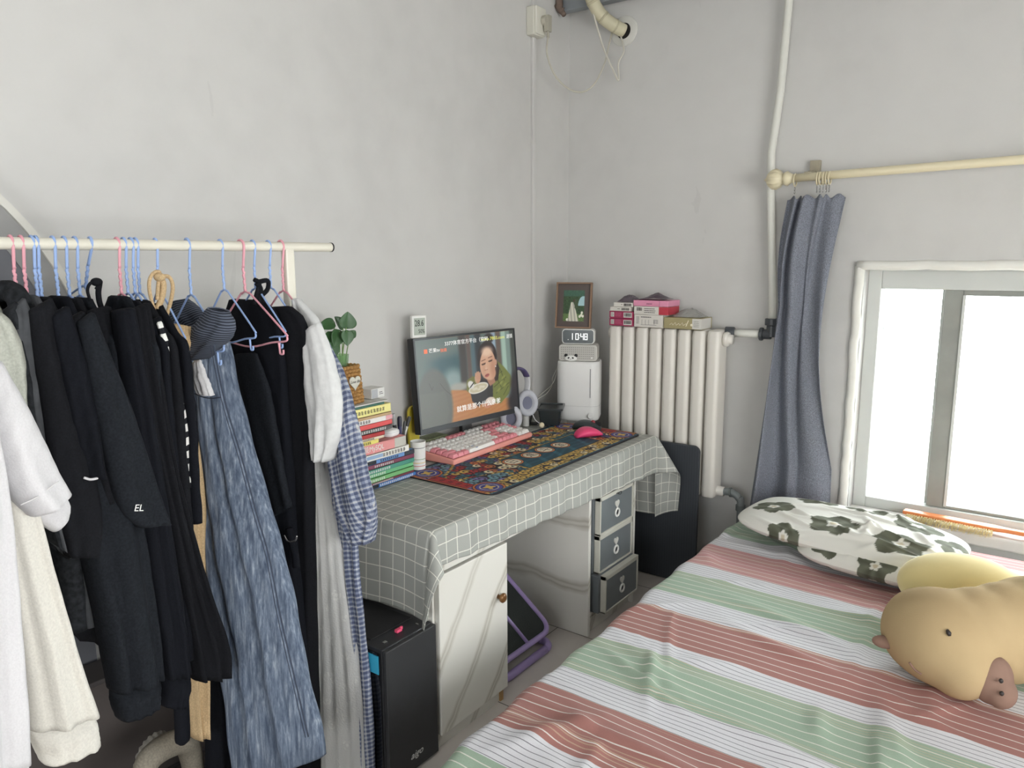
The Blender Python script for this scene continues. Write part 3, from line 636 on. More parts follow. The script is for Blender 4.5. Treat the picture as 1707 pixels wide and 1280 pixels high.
# ------------------------------------------------------------------ desk
def marble():
    t = NT('marble_laminate'); co = t.coord(); c = lin((228, 226, 218))
    vec = t.mapping(co, (1.2, 1.2, 1.2), (-0.95, 0, 0)); wv = t.n('ShaderNodeTexWave', wave_type='BANDS'); wv.bands_direction = 'Z'
    wv.inputs['Scale'].default_value = 1.7; wv.inputs['Distortion'].default_value = 3.5; wv.inputs['Detail'].default_value = 4; wv.inputs['Detail Scale'].default_value = 0.8
    t.link(vec, wv.inputs['Vector'])
    v1 = t.ramp(wv.outputs[0], [(0.0, (0, 0, 0)), (0.86, (0, 0, 0)), (0.95, (0.55, 0.55, 0.55)), (0.985, (1, 1, 1)), (1.0, (0.4, 0.4, 0.4))])
    brk = t.noise(3.0, 5, vec)
    f = t.math('MULTIPLY', v1, t.math('MULTIPLY', brk, 1.1))
    col = t.mix(f, t.mix(t.noise(2, 3, co), tuple(x * 0.95 for x in c), c), lin((150, 142, 122)))
    return t.fin(col, 0.35)
MAR = marble()
DY0, DY1 = -1.80, -0.37
t = thing('desk', 'white marbled desk with a cabinet door and open drawer bay, against left wall', 'desk', (0, 0, 0))
MB().box(0.04, 0.675, DY0, DY1, 0.695, 0.720).build('desktop', MAR, t, bevel=0.002)
MB().box(0.655, 0.680, -1.795, -0.53, 0.580, 0.694).build('front_rail', MAR, t, bevel=0.002)
for nm, y0, y1 in (('side_panel', -1.795, -1.777), ('side_panel', -1.472, -1.456), ('side_panel', -0.915, -0.897), ('side_panel', -0.535, -0.52)):
    MB().box(0.06, 0.683 if y0 > -1 else 0.662, y0, y1, 0.0, 0.579 if y0 > -1.7 else 0.694).build(nm, MAR, t, bevel=0.0015)
d = MB().box(0.664, 0.684, -1.788, -1.450, 0.052, 0.572).build('door', MAR, t, bevel=0.002)
kn = MB().lathe([(0.008, 0), (0.007, 0.010), (0.0155, 0.016), (0.0165, 0.022), (0.012, 0.027), (0.003, 0.0285)], (0.684, -1.500, 0.400), 24, axis='x').build('knob', M((120, 84, 48), 0.35, 0.3, name='bronze_wood'), d, smooth=True)
MB().box(0.645, 0.662, -1.777, -1.472, 0.0, 0.05).build('kickboard', MAR, t)
MB().box(0.655, 0.668, -1.4715, -1.4555, 0.0, 0.05).build('edge_strip', M((176, 140, 92), 0.5, name='raw_wood'), t)
MB().box(0.10, 0.662, -0.897, -0.535, 0.06, 0.076).build('bay_shelf', MAR, t)
MB().box(0.652, 0.666, -0.897, -0.535, 0.0, 0.06).build('kickboard', MAR, t)
MB().box(0.05, 0.06, -1.777, -0.52, 0.0, 0.69).build('back_panel', BLACK, t)

# grey plastic drawers with heart pulls
GP = M((112, 118, 122), 0.42, name='grey_plastic'); GP2 = M((205, 203, 192), 0.45, name='cream_plastic')
labs = ['grey stacking drawer with heart pull, bottom of three and jutting furthest', 'grey stacking drawer with heart pull, middle of the three in the desk bay', 'grey stacking drawer with heart pull and wire clip, top of the three']
for k in range(3):
    z0 = 0.0775 + k * 0.1625; fx = (0.052, 0.020, 0.022)[k]
    t = thing('stacking_box', labs[k], 'drawer', (0.665 + fx, -0.705, z0), 0, 'stacking drawers in the desk bay')
    H = 0.161
    MB().box(-0.42, -0.022, -0.150, 0.150, 0.0, H).build('drawer_shell', GP, t, bevel=0.003)
    b = MB(); y0, y1 = -0.135, 0.150
    b.box(-0.021, 0.004, y0, y0 + 0.008, 0.0, H).box(-0.021, 0.004, y1 - 0.008, y1, 0.0, H).box(-0.021, 0.004, y0, y1, H - 0.018, H - 0.0003).box(-0.021, 0.004, y0, y1, 0.0, 0.008)
    b.build('drawer_rim', GP2, t, bevel=0.0015)
    MB().box(-0.018, -0.001, y0 + 0.008, y1 - 0.008, 0.008, H - 0.018).build('drawer_front', M((120, 126, 129), 0.4, name='grey_front'), t)
    b = MB(); torus(b, (0.003, 0.008, 0.062), 0.016, 0.0042, 'x', 24, 8); pull = b.build('ring_pull', WHITE, t, smooth=True)
    MB().lathe([(0.0135, 0.0), (0.0135, 0.0012)], (-0.001, 0.008, 0.062), 20, axis='x').build('finger_hole', BLACK, pull)
    b = MB(); b.M = Matrix(((0, 0, 1, 0.0), (1, 0, 0, 0.008), (0, 1, 0, 0.099), (0, 0, 0, 1)))
    hp = [(0.00125 * 16 * math.sin(a) ** 3 * 0.85, 0.00125 * (13 * math.cos(a) - 5 * math.cos(2 * a) - 2 * math.cos(3 * a) - math.cos(4 * a)) * 0.95) for a in [2 * PI * q / 32 for q in range(32)]]
    b.prism(hp, 0.0, 0.004); b.build('heart_tab', M((216, 214, 208), 0.5, name='pale_heart'), t, bevel=0.001)
    if k == 2:
        b = MB(); b.tube(smoothpath([(0.004, -0.006, 0.146), (0.012, 0.006, 0.150), (0.012, 0.022, 0.150), (0.010, 0.026, 0.142), (0.009, 0.018, 0.138), (0.009, 0.004, 0.144)], 6), 0.0016, 6); b.build('wire_clip', BLACK, t, smooth=True)

# ------------------------------------------------------------------ tablecloth
def gridcloth():
    t = NT('grey_check_cloth'); uv = t.sep(t.coord('UV')); P_ = 0.050
    nz = t.math('MULTIPLY', t.noise(60, 2, t.coord('UV')), 0.0)
    g = t.math('MAXIMUM', t.line(t.math('ADD', uv[0], 10.013), P_, 0.0030), t.line(t.math('ADD', uv[1], 10.02), P_, 0.0030))
    th = t.noise(500, 2, t.mapping(t.coord('UV'), (1, 1, 1)))
    c = t.mix(th, lin((152, 154, 148)), lin((172, 174, 168)))
    return t.fin(t.mix(g, c, lin((222, 222, 212))), 0.6, spec=0.3)
TX0, TX1, TY0, TY1, TZ = 0.05, 0.686, -1.812, -0.362, 0.7235
FOV, LOV, ROV = 0.135, 0.275, 0.40
rr = random.Random(4); ph = [rr.uniform(0, 6) for _ in range(8)]
def cloth_pt(a, b_):
    """a along x from the wall, b_ along y; both flat metres of cloth"""
    ox = max(0, a - TX1); fo = FOV
    oy = (TY0 - b_) if b_ < TY0 else (b_ - TY1 if b_ > TY1 else 0); sy = -1 if b_ < TY0 else 1
    x = min(a, TX1); y = min(max(b_, TY0), TY1); r = 0.012
    def fall(d):
        an = min(d / r, PI / 2); return r * math.sin(an), r * (1 - math.cos(an)) + max(0, d - r * PI / 2)
    if ox == 0 and oy == 0:
        return (x, y, TZ + 0.0015 * math.sin(a * 17 + ph[0]) * math.sin(b_ * 11 + ph[1]) + 0.001)
    if oy == 0:
        h, dz = fall(ox); amp = min(1, ox / 0.06) * 0.004
        return (x + h + amp * (math.sin(b_ * 38 + ph[2]) + 0.6 * math.sin(b_ * 71 + ph[3])) + 0.04 * ox, y, TZ - dz)
    if ox == 0:
        h, dz = fall(oy); amp = min(1, oy / 0.1) * 0.010
        return (x, y + sy * (h + abs(amp) * (1 + math.sin(a * 19 + ph[4])) + (0.10 if sy > 0 else 0.05) * oy), TZ - dz * 0.985)
    rad = math.hypot(ox, oy); phi = math.atan2(ox, oy)
    k = 0.62 * math.sin(2 * phi) ** 0.9; hh = rad * k; dz = math.sqrt(max(1e-9, rad * rad - hh * hh))
    e = 0.012 * min(1, rad / 0.012)
    cx = math.sin(phi) * (e + hh * 0.72) + hh * 0.25 * (1 - math.cos(phi)); cyy = math.cos(phi) * (e + hh * 0.55)
    return (x + cx, y + sy * (cyy + 0.05 * oy), TZ - dz * 0.97)
flatx = [TX0 + 0.0, ] ; A0, A1 = TX0, TX1 + FOV; B0, B1 = TY0 - LOV, TY1 + ROV
def cl(u, v):
    a = A0 + (A1 - A0) * u; b_ = B0 + (B1 - B0) * v
    # the hem deepens towards the right along the front
    if a > TX1: a = TX1 + (a - TX1) * (0.86 + 0.42 * min(1, max(0, (b_ - TY0) / (TY1 - TY0))))
    return a, b_
b = MB(); b.grid(lambda u, v: cloth_pt(*cl(u, v)), 150, 380, uvfn=lambda u, v: cl(u, v))
tag(b.build('tablecloth', gridcloth(), None, smooth=True, solid=0.0012), 'grey tablecloth with a white grid draped over the desk', 'tablecloth')
TT = TZ + 0.0035

# ------------------------------------------------------------------ desk mat
MX0, MX1, MY0, MY1 = 0.215, 0.640, -1.47, -0.385
def matcolor(u, v):
    """u 0..1 along y (left to right), v 0..1 from the back to the front edge; real sizes in metres"""
    L = MY1 - MY0; Wd = MX1 - MX0; X = u * L; Y = v * Wd
    gold = np.array([214, 178, 92.]); dk = np.array([38, 34, 44.]); teal = np.array([34, 74, 88.]); red = np.array([168, 48, 50.]); pur = np.array([82, 78, 150.]); crm = np.array([226, 214, 176.]); navy = np.array([28, 48, 66.]); org = np.array([206, 120, 70.])
    dx = min(X, L - X); dyb = Wd - Y; dyt = Y
    c = navy.copy()
    if dyb < 0.014 or dyt < 0.014: return navy if (dyb > 0.005 and dyt > 0.005) else dk
    if dx < 0.010: return org if dx > 0.004 else dk
    if dyb < 0.020 or dyt < 0.020: return np.array([70, 120, 135.])
    # corner medallions
    for cx, cy in ((0.068, Wd - 0.068), (L - 0.068, Wd - 0.068), (0.068, 0.068), (L - 0.068, 0.068)):
        d = math.hypot(X - cx, Y - cy)
        if d < 0.060:
            a = math.atan2(Y - cy, X - cx)
            if d > 0.056: return dk
            if d > 0.050: return org
            if d > 0.046: return dk
            if d > 0.034: return pur
            if d > 0.031: return crm
            if d > 0.012 + 0.012 * math.sin(2 * a + 0.6) ** 2: return np.array([48, 62, 132.])
            return gold
    # red side bands with dark strokes
    if dx < 0.062 and 0.12 < Y < Wd - 0.12:
        if dx < 0.014 or dx > 0.058: return dk
        q = (Y * 26) % 1
        if 0.025 < dx < 0.048 and 0.2 < q < 0.7 and math.sin(dx * 700 + Y * 260) > -0.2: return np.array([70, 26, 40.])
        return red
    # centre teal lozenge with rings
    cx0, cx1, cy0, cy1 = 0.345, L - 0.20, Wd * 0.40, Wd * 0.80
    sl = (Y - (cy0 + cy1) / 2) * 0.12
    if cx0 < X + sl < cx1 and cy0 < Y < cy1:
        m = min(X + sl - cx0, cx1 - X - sl, Y - cy0, cy1 - Y)
        if m < 0.004: return gold
        if m < 0.008: return dk
        st = math.sin(Y * 190 + 2.5 * math.sin(X * 21) + X * 30)
        return teal * (1.0 + 0.16 * (st > 0.3)) + (np.array([14, 22, 22.]) if math.sin(X * 60 + Y * 35) > 0.75 else 0)
    # scroll clouds round it
    s = 27.0; gx, gy = X * s, Y * s; ix, iy = math.floor(gx), math.floor(gy); best = 9; bid = 0
    for i in (-1, 0, 1):
        for j in (-1, 0, 1):
            hx = math.sin((ix + i) * 127.1 + (iy + j) * 311.7) * 43758.5; hy = math.sin((ix + i) * 269.5 + (iy + j) * 183.3) * 43758.5
            px = ix + i + 0.5 + 0.36 * ((hx % 1) * 2 - 1); py = iy + j + 0.5 + 0.36 * ((hy % 1) * 2 - 1)
            d = math.hypot(gx - px, gy - py)
            if d < best: best = d; bid = hx % 1; ang = math.atan2(gy - py, gx - px)
    if best > 0.62: return dk
    sp = math.sin(best * 13 - ang)
    zone = math.sin(X * 9 + 1.5) + math.sin(Y * 23 + X * 4)
    front = dyb < Wd * 0.2
    if front: base = gold if bid < 0.8 else crm
    elif X < cx0 + 0.0 and zone > 0.5: base = np.array([128, 118, 176.]) if bid < 0.6 else np.array([112, 156, 168.])
    elif zone > 0.2: base = np.array([66, 116, 122.]) if bid < 0.5 else gold
    elif bid < 0.16: base = red
    elif bid < 0.3: base = org
    elif bid < 0.5: base = gold
    elif bid < 0.72: base = np.array([58, 104, 118.])
    elif bid < 0.86: base = np.array([92, 84, 140.])
    else: base = crm
    return base if sp > -0.25 else dk + (base - dk) * 0.22
t = thing('desk_mat', 'ornate dark blue and gold desk mat with four character medallions', 'desk mat', (0, 0, TT))
r_ = 0.03; nu, nv = 420, 165
b = MB(); cols = []
def mfn(i, j):
    X = MY0 + (MY1 - MY0) * i; Y = MX0 + (MX1 - MX0) * j
    # pull the corners in to round them
    dx = min(i, 1 - i) * (MY1 - MY0); dy = min(j, 1 - j) * (MX1 - MX0); R_ = 0.045
    if dx < R_ and dy < R_:
        ex, ey = R_ - dx, R_ - dy; m = max(ex, ey); hyp = math.hypot(ex, ey); s = m / hyp if hyp > 0 else 1
        ex2, ey2 = ex * s, ey * s
        X += (ex - ex2) * (1 if i < 0.5 else -1); Y += (ey - ey2) * (1 if j < 0.5 else -1)
    cols.append(matcolor((X - MY0) / (MY1 - MY0), (Y - MX0) / (MX1 - MX0)) / 255.0); return (Y, X, 0.0032)
b.grid(mfn, nu, nv); o = b.build('printed_top', painted(rough=0.7), t); paint(o, cols)
b = MB(); b.prism(rrect(MX0, MX1, MY0, MY1, 0.045, 8), 0.0, 0.003); b.build('rubber_base', M((30, 30, 34), 0.8, name='rubber'), t)
ringm = [M((44, 34, 40), 0.7, name='ink'), M((208, 130, 82), 0.7, name='orange_print'), M((230, 220, 196), 0.7, name='cream_print')]
# places of the four medallions as they lie on the mat
for px, py, ch in ((855, 771, '日'), (885, 760, '進'), (908, 751, '斗'), (934, 743, '金')):
    p = at(px, py, 2, TT); cxm = p[0]; cym = p[1]
    for k, (R1, m_) in enumerate(((0.044, 0), (0.041, 1), (0.035, 0), (0.0325, 2))):
        MB().lathe([(R1, 0.0033 + k * 0.0002), (R1 * 0.98, 0.00345 + k * 0.0002)], (cxm, cym, 0), 36).build('medallion', ringm[m_], t)
    lettering(ch, (cxm, cym, 0.0041), (0, 1, 0), (-1, 0, 0), 0.052, ringm[0], t, depth=0.0002)

# ------------------------------------------------------------------ keyboard
KW, KD = 0.555, 0.205
t = thing('keyboard', 'pink mechanical keyboard with white and pink keys on the desk mat', 'keyboard', (0.300, -1.272, TT + 0.0036), math.radians(2.5))
tilt = math.radians(5.5)
kb = bpy.data.objects.new('x', None)
def ktilt(x, z): return (x * math.cos(tilt) , z - x * math.sin(tilt))
b = MB()
prof = [(0, 0.0), (0, 0.020), (-KD, 0.020 + KD * math.tan(tilt)), (-KD, 0.0)]
b.add([(x, 0, z) for x, z in prof] + [(x, KW, z) for x, z in prof], [(0, 1, 2, 3), (7, 6, 5, 4), (0, 4, 5, 1), (1, 5, 6, 2), (2, 6, 7, 3), (3, 7, 4, 0)])
b.build('case', M((236, 160, 148), 0.4, name='pink_case'), t, bevel=0.006, seg=3)
b = MB(); e_ = 0.010
pts = [(-e_, 0.0203 + e_ * math.tan(tilt)), (-KD + e_, 0.0203 + (KD - e_) * math.tan(tilt))]
b.add([(pts[0][0], e_, pts[0][1]), (pts[1][0], e_, pts[1][1]), (pts[1][0], KW - e_, pts[1][1]), (pts[0][0], KW - e_, pts[0][1])], [(0, 1, 2, 3)]); b.build('key_plate', M((150, 84, 84), 0.5, name='pink_plate'), t)
KWm = M((238, 236, 232), 0.4, name='white_key'); KPm = M((232, 150, 158), 0.4, name='pink_key'); KBm = M((92, 128, 184), 0.4, name='blue_key')
U = (KW - 2 * e_) / 19.0; RD = (KD - 2 * e_) / 6.2; keymesh = {}
def key(x, y, wu, mat):
    k = (round(wu, 2), mat.name)
    if k not in keymesh:
        hw = U * wu / 2 - 0.0014; hd = RD / 2 - 0.0014; tw = hw - 0.0042; td = hd - 0.0048; hh = 0.0145
        rings = [[(-hd, -hw, 0), (hd, -hw, 0), (hd, hw, 0), (-hd, hw, 0)], [(-hd, -hw, 0.004), (hd, -hw, 0.004), (hd, hw, 0.004), (-hd, hw, 0.004)], [(-td, -tw, hh), (td, -tw, hh), (td, tw, hh), (-td, tw, hh)]]
        b = MB(); b.loft(rings); o = b.build('keycap', mat, t, bevel=0.0012); keymesh[k] = o
    else:
        o = keymesh[k].copy(); COL.objects.link(o)
    o.location = (x, y, 0.0205 - x * math.tan(tilt)); o.rotation_euler = (0, tilt, 0); return o
Wk, Pk = 'W', 'P'
rows = [  # front row first
    [(1.25, 'P'), (1.25, 'P'), (1.25, 'P'), (6.25, 'W'), (1, 'P'), (1, 'P'), (1, 'P'), (1, 'P'), (1, 'P'), (1, 'P'), (0.25, '-'), (1, 'W'), (1, 'W'), (1, 'W')],
    [(2.25, 'P')] + [(1, 'W')] * 10 + [(1.75, 'P'), (1, 'P'), (1, '-'), (1, 'W'), (1, 'W'), (1, 'W')],
    [(1.75, 'P')] + [(1, 'W')] * 11 + [(2.25, 'P'), (1, '-'), (1, 'W'), (1, 'W'), (1, 'W'), (1, 'P')],
    [(1.5, 'P')] + [(1, 'W')] * 12 + [(1.5, 'P'), (0.25, '-'), (1, 'W'), (1, 'W'), (1, 'W'), (0.75, 'P')],
    [(1, 'W')] * 13 + [(2, 'P'), (0.25, '-'), (1, 'P'), (1, 'P'), (1, 'P'), (0.75, 'P')],
    [(1, 'P'), (0.5, '-')] + [(1, 'W')] * 4 + [(0.25, '-')] + [(1, 'P')] * 4 + [(0.25, '-')] + [(1, 'W')] * 4 + [(0.25, '-')] + [(1, 'P')] * 4]
for ri, row in enumerate(rows):
    tot = sum(q[0] for q in row); y = e_; x = -e_ - RD * (ri + 0.5) - (0.2 * RD if ri == 5 else 0)
    sc = 19.0 / tot
    for wu, c in row:
        if c != '-': key(x, y + U * wu * sc / 2, wu * sc, {'W': KWm, 'P': KPm, 'B': KBm}[c])
        y += U * wu * sc
b = MB(); b.lathe([(0.014, 0), (0.012, 0.0006)], (0, 0, 0), 20); o = b.build('blue_key_print', KBm, t); o.location = (-e_ - RD * 0.5, 0.165, 0.0205 + 0.0160); o.rotation_euler = (0, tilt, 0)

# ------------------------------------------------------------------ mice
def mouse(name, label, loc, rz, mat, L=0.105, Wm=0.066, H=0.040, mat2=None):
    t = thing(name, label, 'mouse', loc, rz, 'computer mice on the desk mat')
    b = MB(); rings = []
    for k in range(15):
        s = k / 14; x = -L / 2 + L * s; wv = Wm / 2 * (math.sin(PI * min(1, max(0, 0.06 + s * 0.88))) ** 0.45); hz = H * (math.sin(PI * min(1, 0.08 + 0.86 * s ** 0.85)) ** 0.7)
        rings.append([(x, wv * math.cos(a) * (1 if math.sin(a) < 0.3 else 1), max(0.0, hz * (math.sin(a) * 0.5 + 0.5) ** 0.8)) for a in [2 * PI * q / 24 for q in range(24)]])
    b.loft(rings); b.build('shell', mat, t, smooth=True)
    b = MB(); b.lathe([(0.009, -0.003), (0.010, 0), (0.009, 0.003)], (L * 0.22, 0, H * 0.80), 18, axis='y'); b.build('scroll_wheel', mat2 or BLACK, t, smooth=True)
    b = MB(); b.box(-0.01, L * 0.49, -0.0006, 0.0006, H * 0.2, H * 0.88); b.build('button_split', BLACK, t)
    return t
mouse('mouse', 'bright pink computer mouse on the right of the desk mat', (0.475, -0.575, TT + 0.0037), math.radians(60), M((232, 72, 122), 0.35, name='hot_pink_plastic'), 0.125, 0.085, 0.046)
mouse('mouse', 'dark grey mouse with red logo behind the pink mouse', (0.395, -0.455, TT + 0.0037), math.radians(20), M((54, 62, 64), 0.4, name='dark_mouse'), 0.13, 0.085, 0.044, M((150, 50, 60), 0.5, name='red_wheel'))

# ------------------------------------------------------------------ monitor
am = math.radians(4.5); tl = math.radians(5)
t = thing('monitor', 'black framed monitor showing a film scene on the desk', 'monitor', (0.118, -1.250, TT))
t.rotation_euler = (0, -tl, -am)
MW, z0, z1 = 0.602, 0.818 - TT, 1.198 - TT
MB().box(-0.034, -0.001, 0, MW, z0, z1).build('housing', M((30, 31, 33), 0.45, name='monitor_black'), t, bevel=0.003)
bz = 0.008; bb = 0.022
b = MB(); b.box(-0.001, 0.003, 0, bz, z0, z1).box(-0.001, 0.003, MW - bz, MW, z0, z1).box(-0.001, 0.003, bz, MW - bz, z1 - bz, z1).box(-0.001, 0.003, bz, MW - bz, z0, z0 + bb); b.build('bezel', M((48, 52, 56), 0.35, name='bezel_plastic'), t)
st = MB().box(-0.062, -0.040, MW / 2 - 0.03, MW / 2 + 0.03, 0.008, z0 + 0.18).build('stand_neck', BLACK, t, bevel=0.004)
b = MB(); b.prism(rrect(-0.095, -0.036, MW / 2 - 0.12, MW / 2 + 0.12, 0.02), 0.0, 0.009); o = b.build('stand_base', BLACK, t, bevel=0.002); o.rotation_euler = (0, tl, 0); o.location = (0, 0, -0.004)
def sst(a, b_, x): q = min(1, max(0, (x - a) / (b_ - a))); return q * q * (3 - 2 * q)
def film():
    nx, ny = 380, 232; U_, V_ = np.meshgrid(np.linspace(0, 1, nx + 1), np.linspace(1, 0, ny + 1))   # V 0 top
    A = 1.62; img = np.zeros((ny + 1, nx + 1, 3)); rs = np.random.RandomState(3)
    def S(a, b_, x): q = np.clip((x - a) / (b_ - a), 0, 1); return q * q * (3 - 2 * q)
    def put(mask, c): img[:] = img * (1 - mask[..., None]) + np.array(c) * mask[..., None]
    def E(cx, cy, rx, ry, soft=0.06, rot=0.0):
        dx = (U_ - cx) * A; dy = V_ - cy; c, s = math.cos(rot), math.sin(rot); x = dx * c + dy * s; y = -dx * s + dy * c
        d = np.sqrt((x / (rx * A)) ** 2 + (y / ry) ** 2); return 1 - S(1 - soft, 1 + soft, d)
    def poly(pts, soft=0.006):
        m = np.zeros_like(U_, dtype=bool); n = len(pts)
        for i in range(n):
            x1, y1 = pts[i]; x2, y2 = pts[(i + 1) % n]
            c = ((y1 > V_) != (y2 > V_)) & (U_ < (x2 - x1) * (V_ - y1) / (y2 - y1 + 1e-9) + x1); m ^= c
        m = m.astype(float)
        for _ in range(max(1, int(soft / 0.003))):
            m = (m + np.roll(m, 1, 0) + np.roll(m, -1, 0) + np.roll(m, 1, 1) + np.roll(m, -1, 1)) / 5
        return m
    def line(p0, p1, wd, c, k=1.0):
        ax, ay = p0[0] * A, p0[1]; bx, by = p1[0] * A, p1[1]; dx, dy = bx - ax, by - ay; tt = np.clip(((U_ * A - ax) * dx + (V_ - ay) * dy) / (dx * dx + dy * dy), 0, 1)
        d = np.hypot(U_ * A - ax - tt * dx, V_ - ay - tt * dy); put((1 - S(wd * 0.6, wd * 1.3, d)) * k, c)
    img[:] = (0.40, 0.46, 0.44)
    put(E(0.30, 0.33, 0.17, 0.24, 0.6), (0.22, 0.36, 0.38)); put(E(0.33, 0.50, 0.09, 0.12, 0.6), (0.55, 0.63, 0.62)); put(E(0.2, 0.12, 0.25, 0.10, 0.7), (0.42, 0.47, 0.45))
    for c, wd, col in ((0.44, 0.045, (0.26, 0.24, 0.23)), (0.50, 0.025, (0.40, 0.33, 0.30)), (0.55, 0.03, (0.33, 0.42, 0.45)), (0.60, 0.04, (0.20, 0.22, 0.24)), (0.71, 0.03, (0.40, 0.46, 0.50)), (0.765, 0.03, (0.60, 0.68, 0.74)), (0.82, 0.03, (0.42, 0.36, 0.33)), (0.88, 0.035, (0.66, 0.76, 0.70)), (0.93, 0.03, (0.50, 0.58, 0.55)), (0.985, 0.04, (0.28, 0.30, 0.28))):
        put((1 - S(wd * 0.4, wd * 1.2, np.abs(U_ - c))) * (1 - S(0.75, 1.0, V_)), col)
    put(E(0.38, 0.60, 0.10, 0.05, 0.5), (0.66, 0.66, 0.62))
    put(poly([(0.30, 0.62), (0.48, 0.66), (0.60, 0.80), (0.95, 0.86), (0.95, 1.1), (0.1, 1.1)], 0.02), (0.74, 0.50, 0.31))
    st = 0.5 + 0.5 * np.sin(V_ * 120 + U_ * 40 + 3 * np.sin(U_ * 9)); m = poly([(0.30, 0.62), (0.48, 0.66), (0.60, 0.80), (0.95, 0.86), (0.95, 1.1), (0.1, 1.1)], 0.02); put(m * st * 0.25, (0.84, 0.63, 0.42))
    # coat
    put(poly([(0.76, 0.36), (0.80, 0.37), (0.86, 0.44), (0.93, 0.56), (0.95, 0.66), (0.90, 0.80), (0.80, 0.90), (0.70, 0.86), (0.70, 0.74), (0.64, 0.66), (0.67, 0.54)], 0.006), (0.47, 0.50, 0.26))
    put(poly([(0.46, 0.54), (0.52, 0.50), (0.57, 0.52), (0.56, 0.60), (0.50, 0.72), (0.45, 0.66)], 0.006), (0.46, 0.46, 0.24))
    for p0, p1 in (((0.72, 0.60), (0.84, 0.50)), ((0.74, 0.68), (0.88, 0.58)), ((0.76, 0.76), (0.91, 0.66)), ((0.82, 0.46), (0.86, 0.62)), ((0.78, 0.58), (0.82, 0.70)), ((0.72, 0.52), (0.78, 0.47)), ((0.84, 0.80), (0.90, 0.70))): line(p0, p1, 0.006, (0.26, 0.28, 0.14), 0.8)
    for c in ((0.80, 0.54), (0.85, 0.58), (0.82, 0.64), (0.79, 0.73), (0.86, 0.68), (0.75, 0.60)): put(E(c[0], c[1], 0.022, 0.018, 0.6, -0.6) * 0.6, (0.66, 0.68, 0.38))
    put(poly([(0.60, 0.56), (0.66, 0.54), (0.73, 0.60), (0.72, 0.80), (0.62, 0.86), (0.56, 0.80)], 0.01), (0.20, 0.19, 0.20))
    # hair and face
    put(E(0.690, 0.30, 0.105, 0.20, 0.05, 0.12), (0.19, 0.15, 0.15)); put(E(0.72, 0.07, 0.05, 0.06, 0.3), (0.22, 0.19, 0.18)); put(poly([(0.78, 0.30), (0.815, 0.46), (0.79, 0.60), (0.73, 0.62), (0.74, 0.40)], 0.008), (0.20, 0.16, 0.15))
    skin = (0.86, 0.68, 0.56)
    put(poly([(0.66, 0.55), (0.74, 0.52), (0.76, 0.62), (0.70, 0.66)], 0.006), (0.68, 0.50, 0.41))
    put(E(0.690, 0.385, 0.083, 0.185, 0.05, 0.10), skin); put(E(0.712, 0.50, 0.058, 0.085, 0.12), skin)
    put(E(0.690, 0.225, 0.055, 0.055, 0.6), (0.93, 0.79, 0.68)); put(E(0.745, 0.44, 0.030, 0.12, 0.8) * 0.6, (0.72, 0.50, 0.40)); put(E(0.645, 0.46, 0.02, 0.10, 0.8) * 0.3, (0.76, 0.56, 0.46))
    put(E(0.778, 0.375, 0.013, 0.038, 0.25), (0.80, 0.60, 0.50)); put(E(0.774, 0.425, 0.006, 0.010, 0.4), (0.95, 0.92, 0.9))
    for (ex, ey, s) in ((0.648, 0.372, 1), (0.722, 0.345, 1)):
        line((ex - 0.020, ey + 0.006), (ex + 0.018, ey - 0.004), 0.008, (0.30, 0.20, 0.18), 0.85); line((ex - 0.014, ey + 0.014), (ex + 0.014, ey + 0.006), 0.005, (0.22, 0.15, 0.14), 0.7)
        line((ex - 0.022, ey - 0.036), (ex + 0.020, ey - 0.050), 0.006, (0.42, 0.28, 0.24), 0.75)
    line((0.672, 0.37), (0.667, 0.44), 0.006, (0.90, 0.74, 0.63), 0.7); line((0.655, 0.452), (0.685, 0.448), 0.006, (0.62, 0.40, 0.33), 0.7); put(E(0.671, 0.437, 0.012, 0.014, 0.5) * .6, (0.92, 0.76, 0.66))
    put(E(0.675, 0.520, 0.024, 0.020, 0.3, -0.2), (0.70, 0.36, 0.33)); line((0.655, 0.522), (0.695, 0.510), 0.004, (0.38, 0.18, 0.17), 0.8)
    # bowl, hands
    put(poly([(0.485, 0.66), (0.665, 0.64), (0.66, 0.80), (0.56, 0.88), (0.50, 0.80)], 0.006), (0.22, 0.22, 0.23))
    put(E(0.575, 0.655, 0.105, 0.060, 0.05, -0.12), (0.92, 0.90, 0.84)); put(E(0.575, 0.655, 0.092, 0.046, 0.08, -0.12), (0.80, 0.76, 0.64))
    for c in ((0.55, 0.655), (0.60, 0.645), (0.58, 0.67), (0.53, 0.66), (0.625, 0.65)): put(E(c[0], c[1], 0.018, 0.014, 0.5), (0.88, 0.85, 0.76))
    put(E(0.50, 0.60, 0.035, 0.045, 0.2, 0.6), (0.90, 0.89, 0.86)); line((0.49, 0.63), (0.53, 0.58), 0.008, (0.14, 0.14, 0.16))
    put(E(0.575, 0.53, 0.032, 0.070, 0.12, 0.25), (0.80, 0.60, 0.48))
    for k in range(4): line((0.555 + k * 0.016, 0.455 + 0.012 * abs(k - 1.5)), (0.550 + k * 0.014, 0.56), 0.010, (0.85, 0.66, 0.54), 0.9); line((0.562 + k * 0.016, 0.47), (0.557 + k * 0.014, 0.55), 0.003, (0.58, 0.38, 0.30), 0.6)
    line((0.545, 0.52), (0.57, 0.66), 0.004, (0.75, 0.70, 0.6))
    put(E(0.69, 0.845, 0.055, 0.052, 0.15), (0.90, 0.84, 0.78)); put(E(0.655, 0.895, 0.035, 0.03, 0.2), (0.80, 0.56, 0.45))
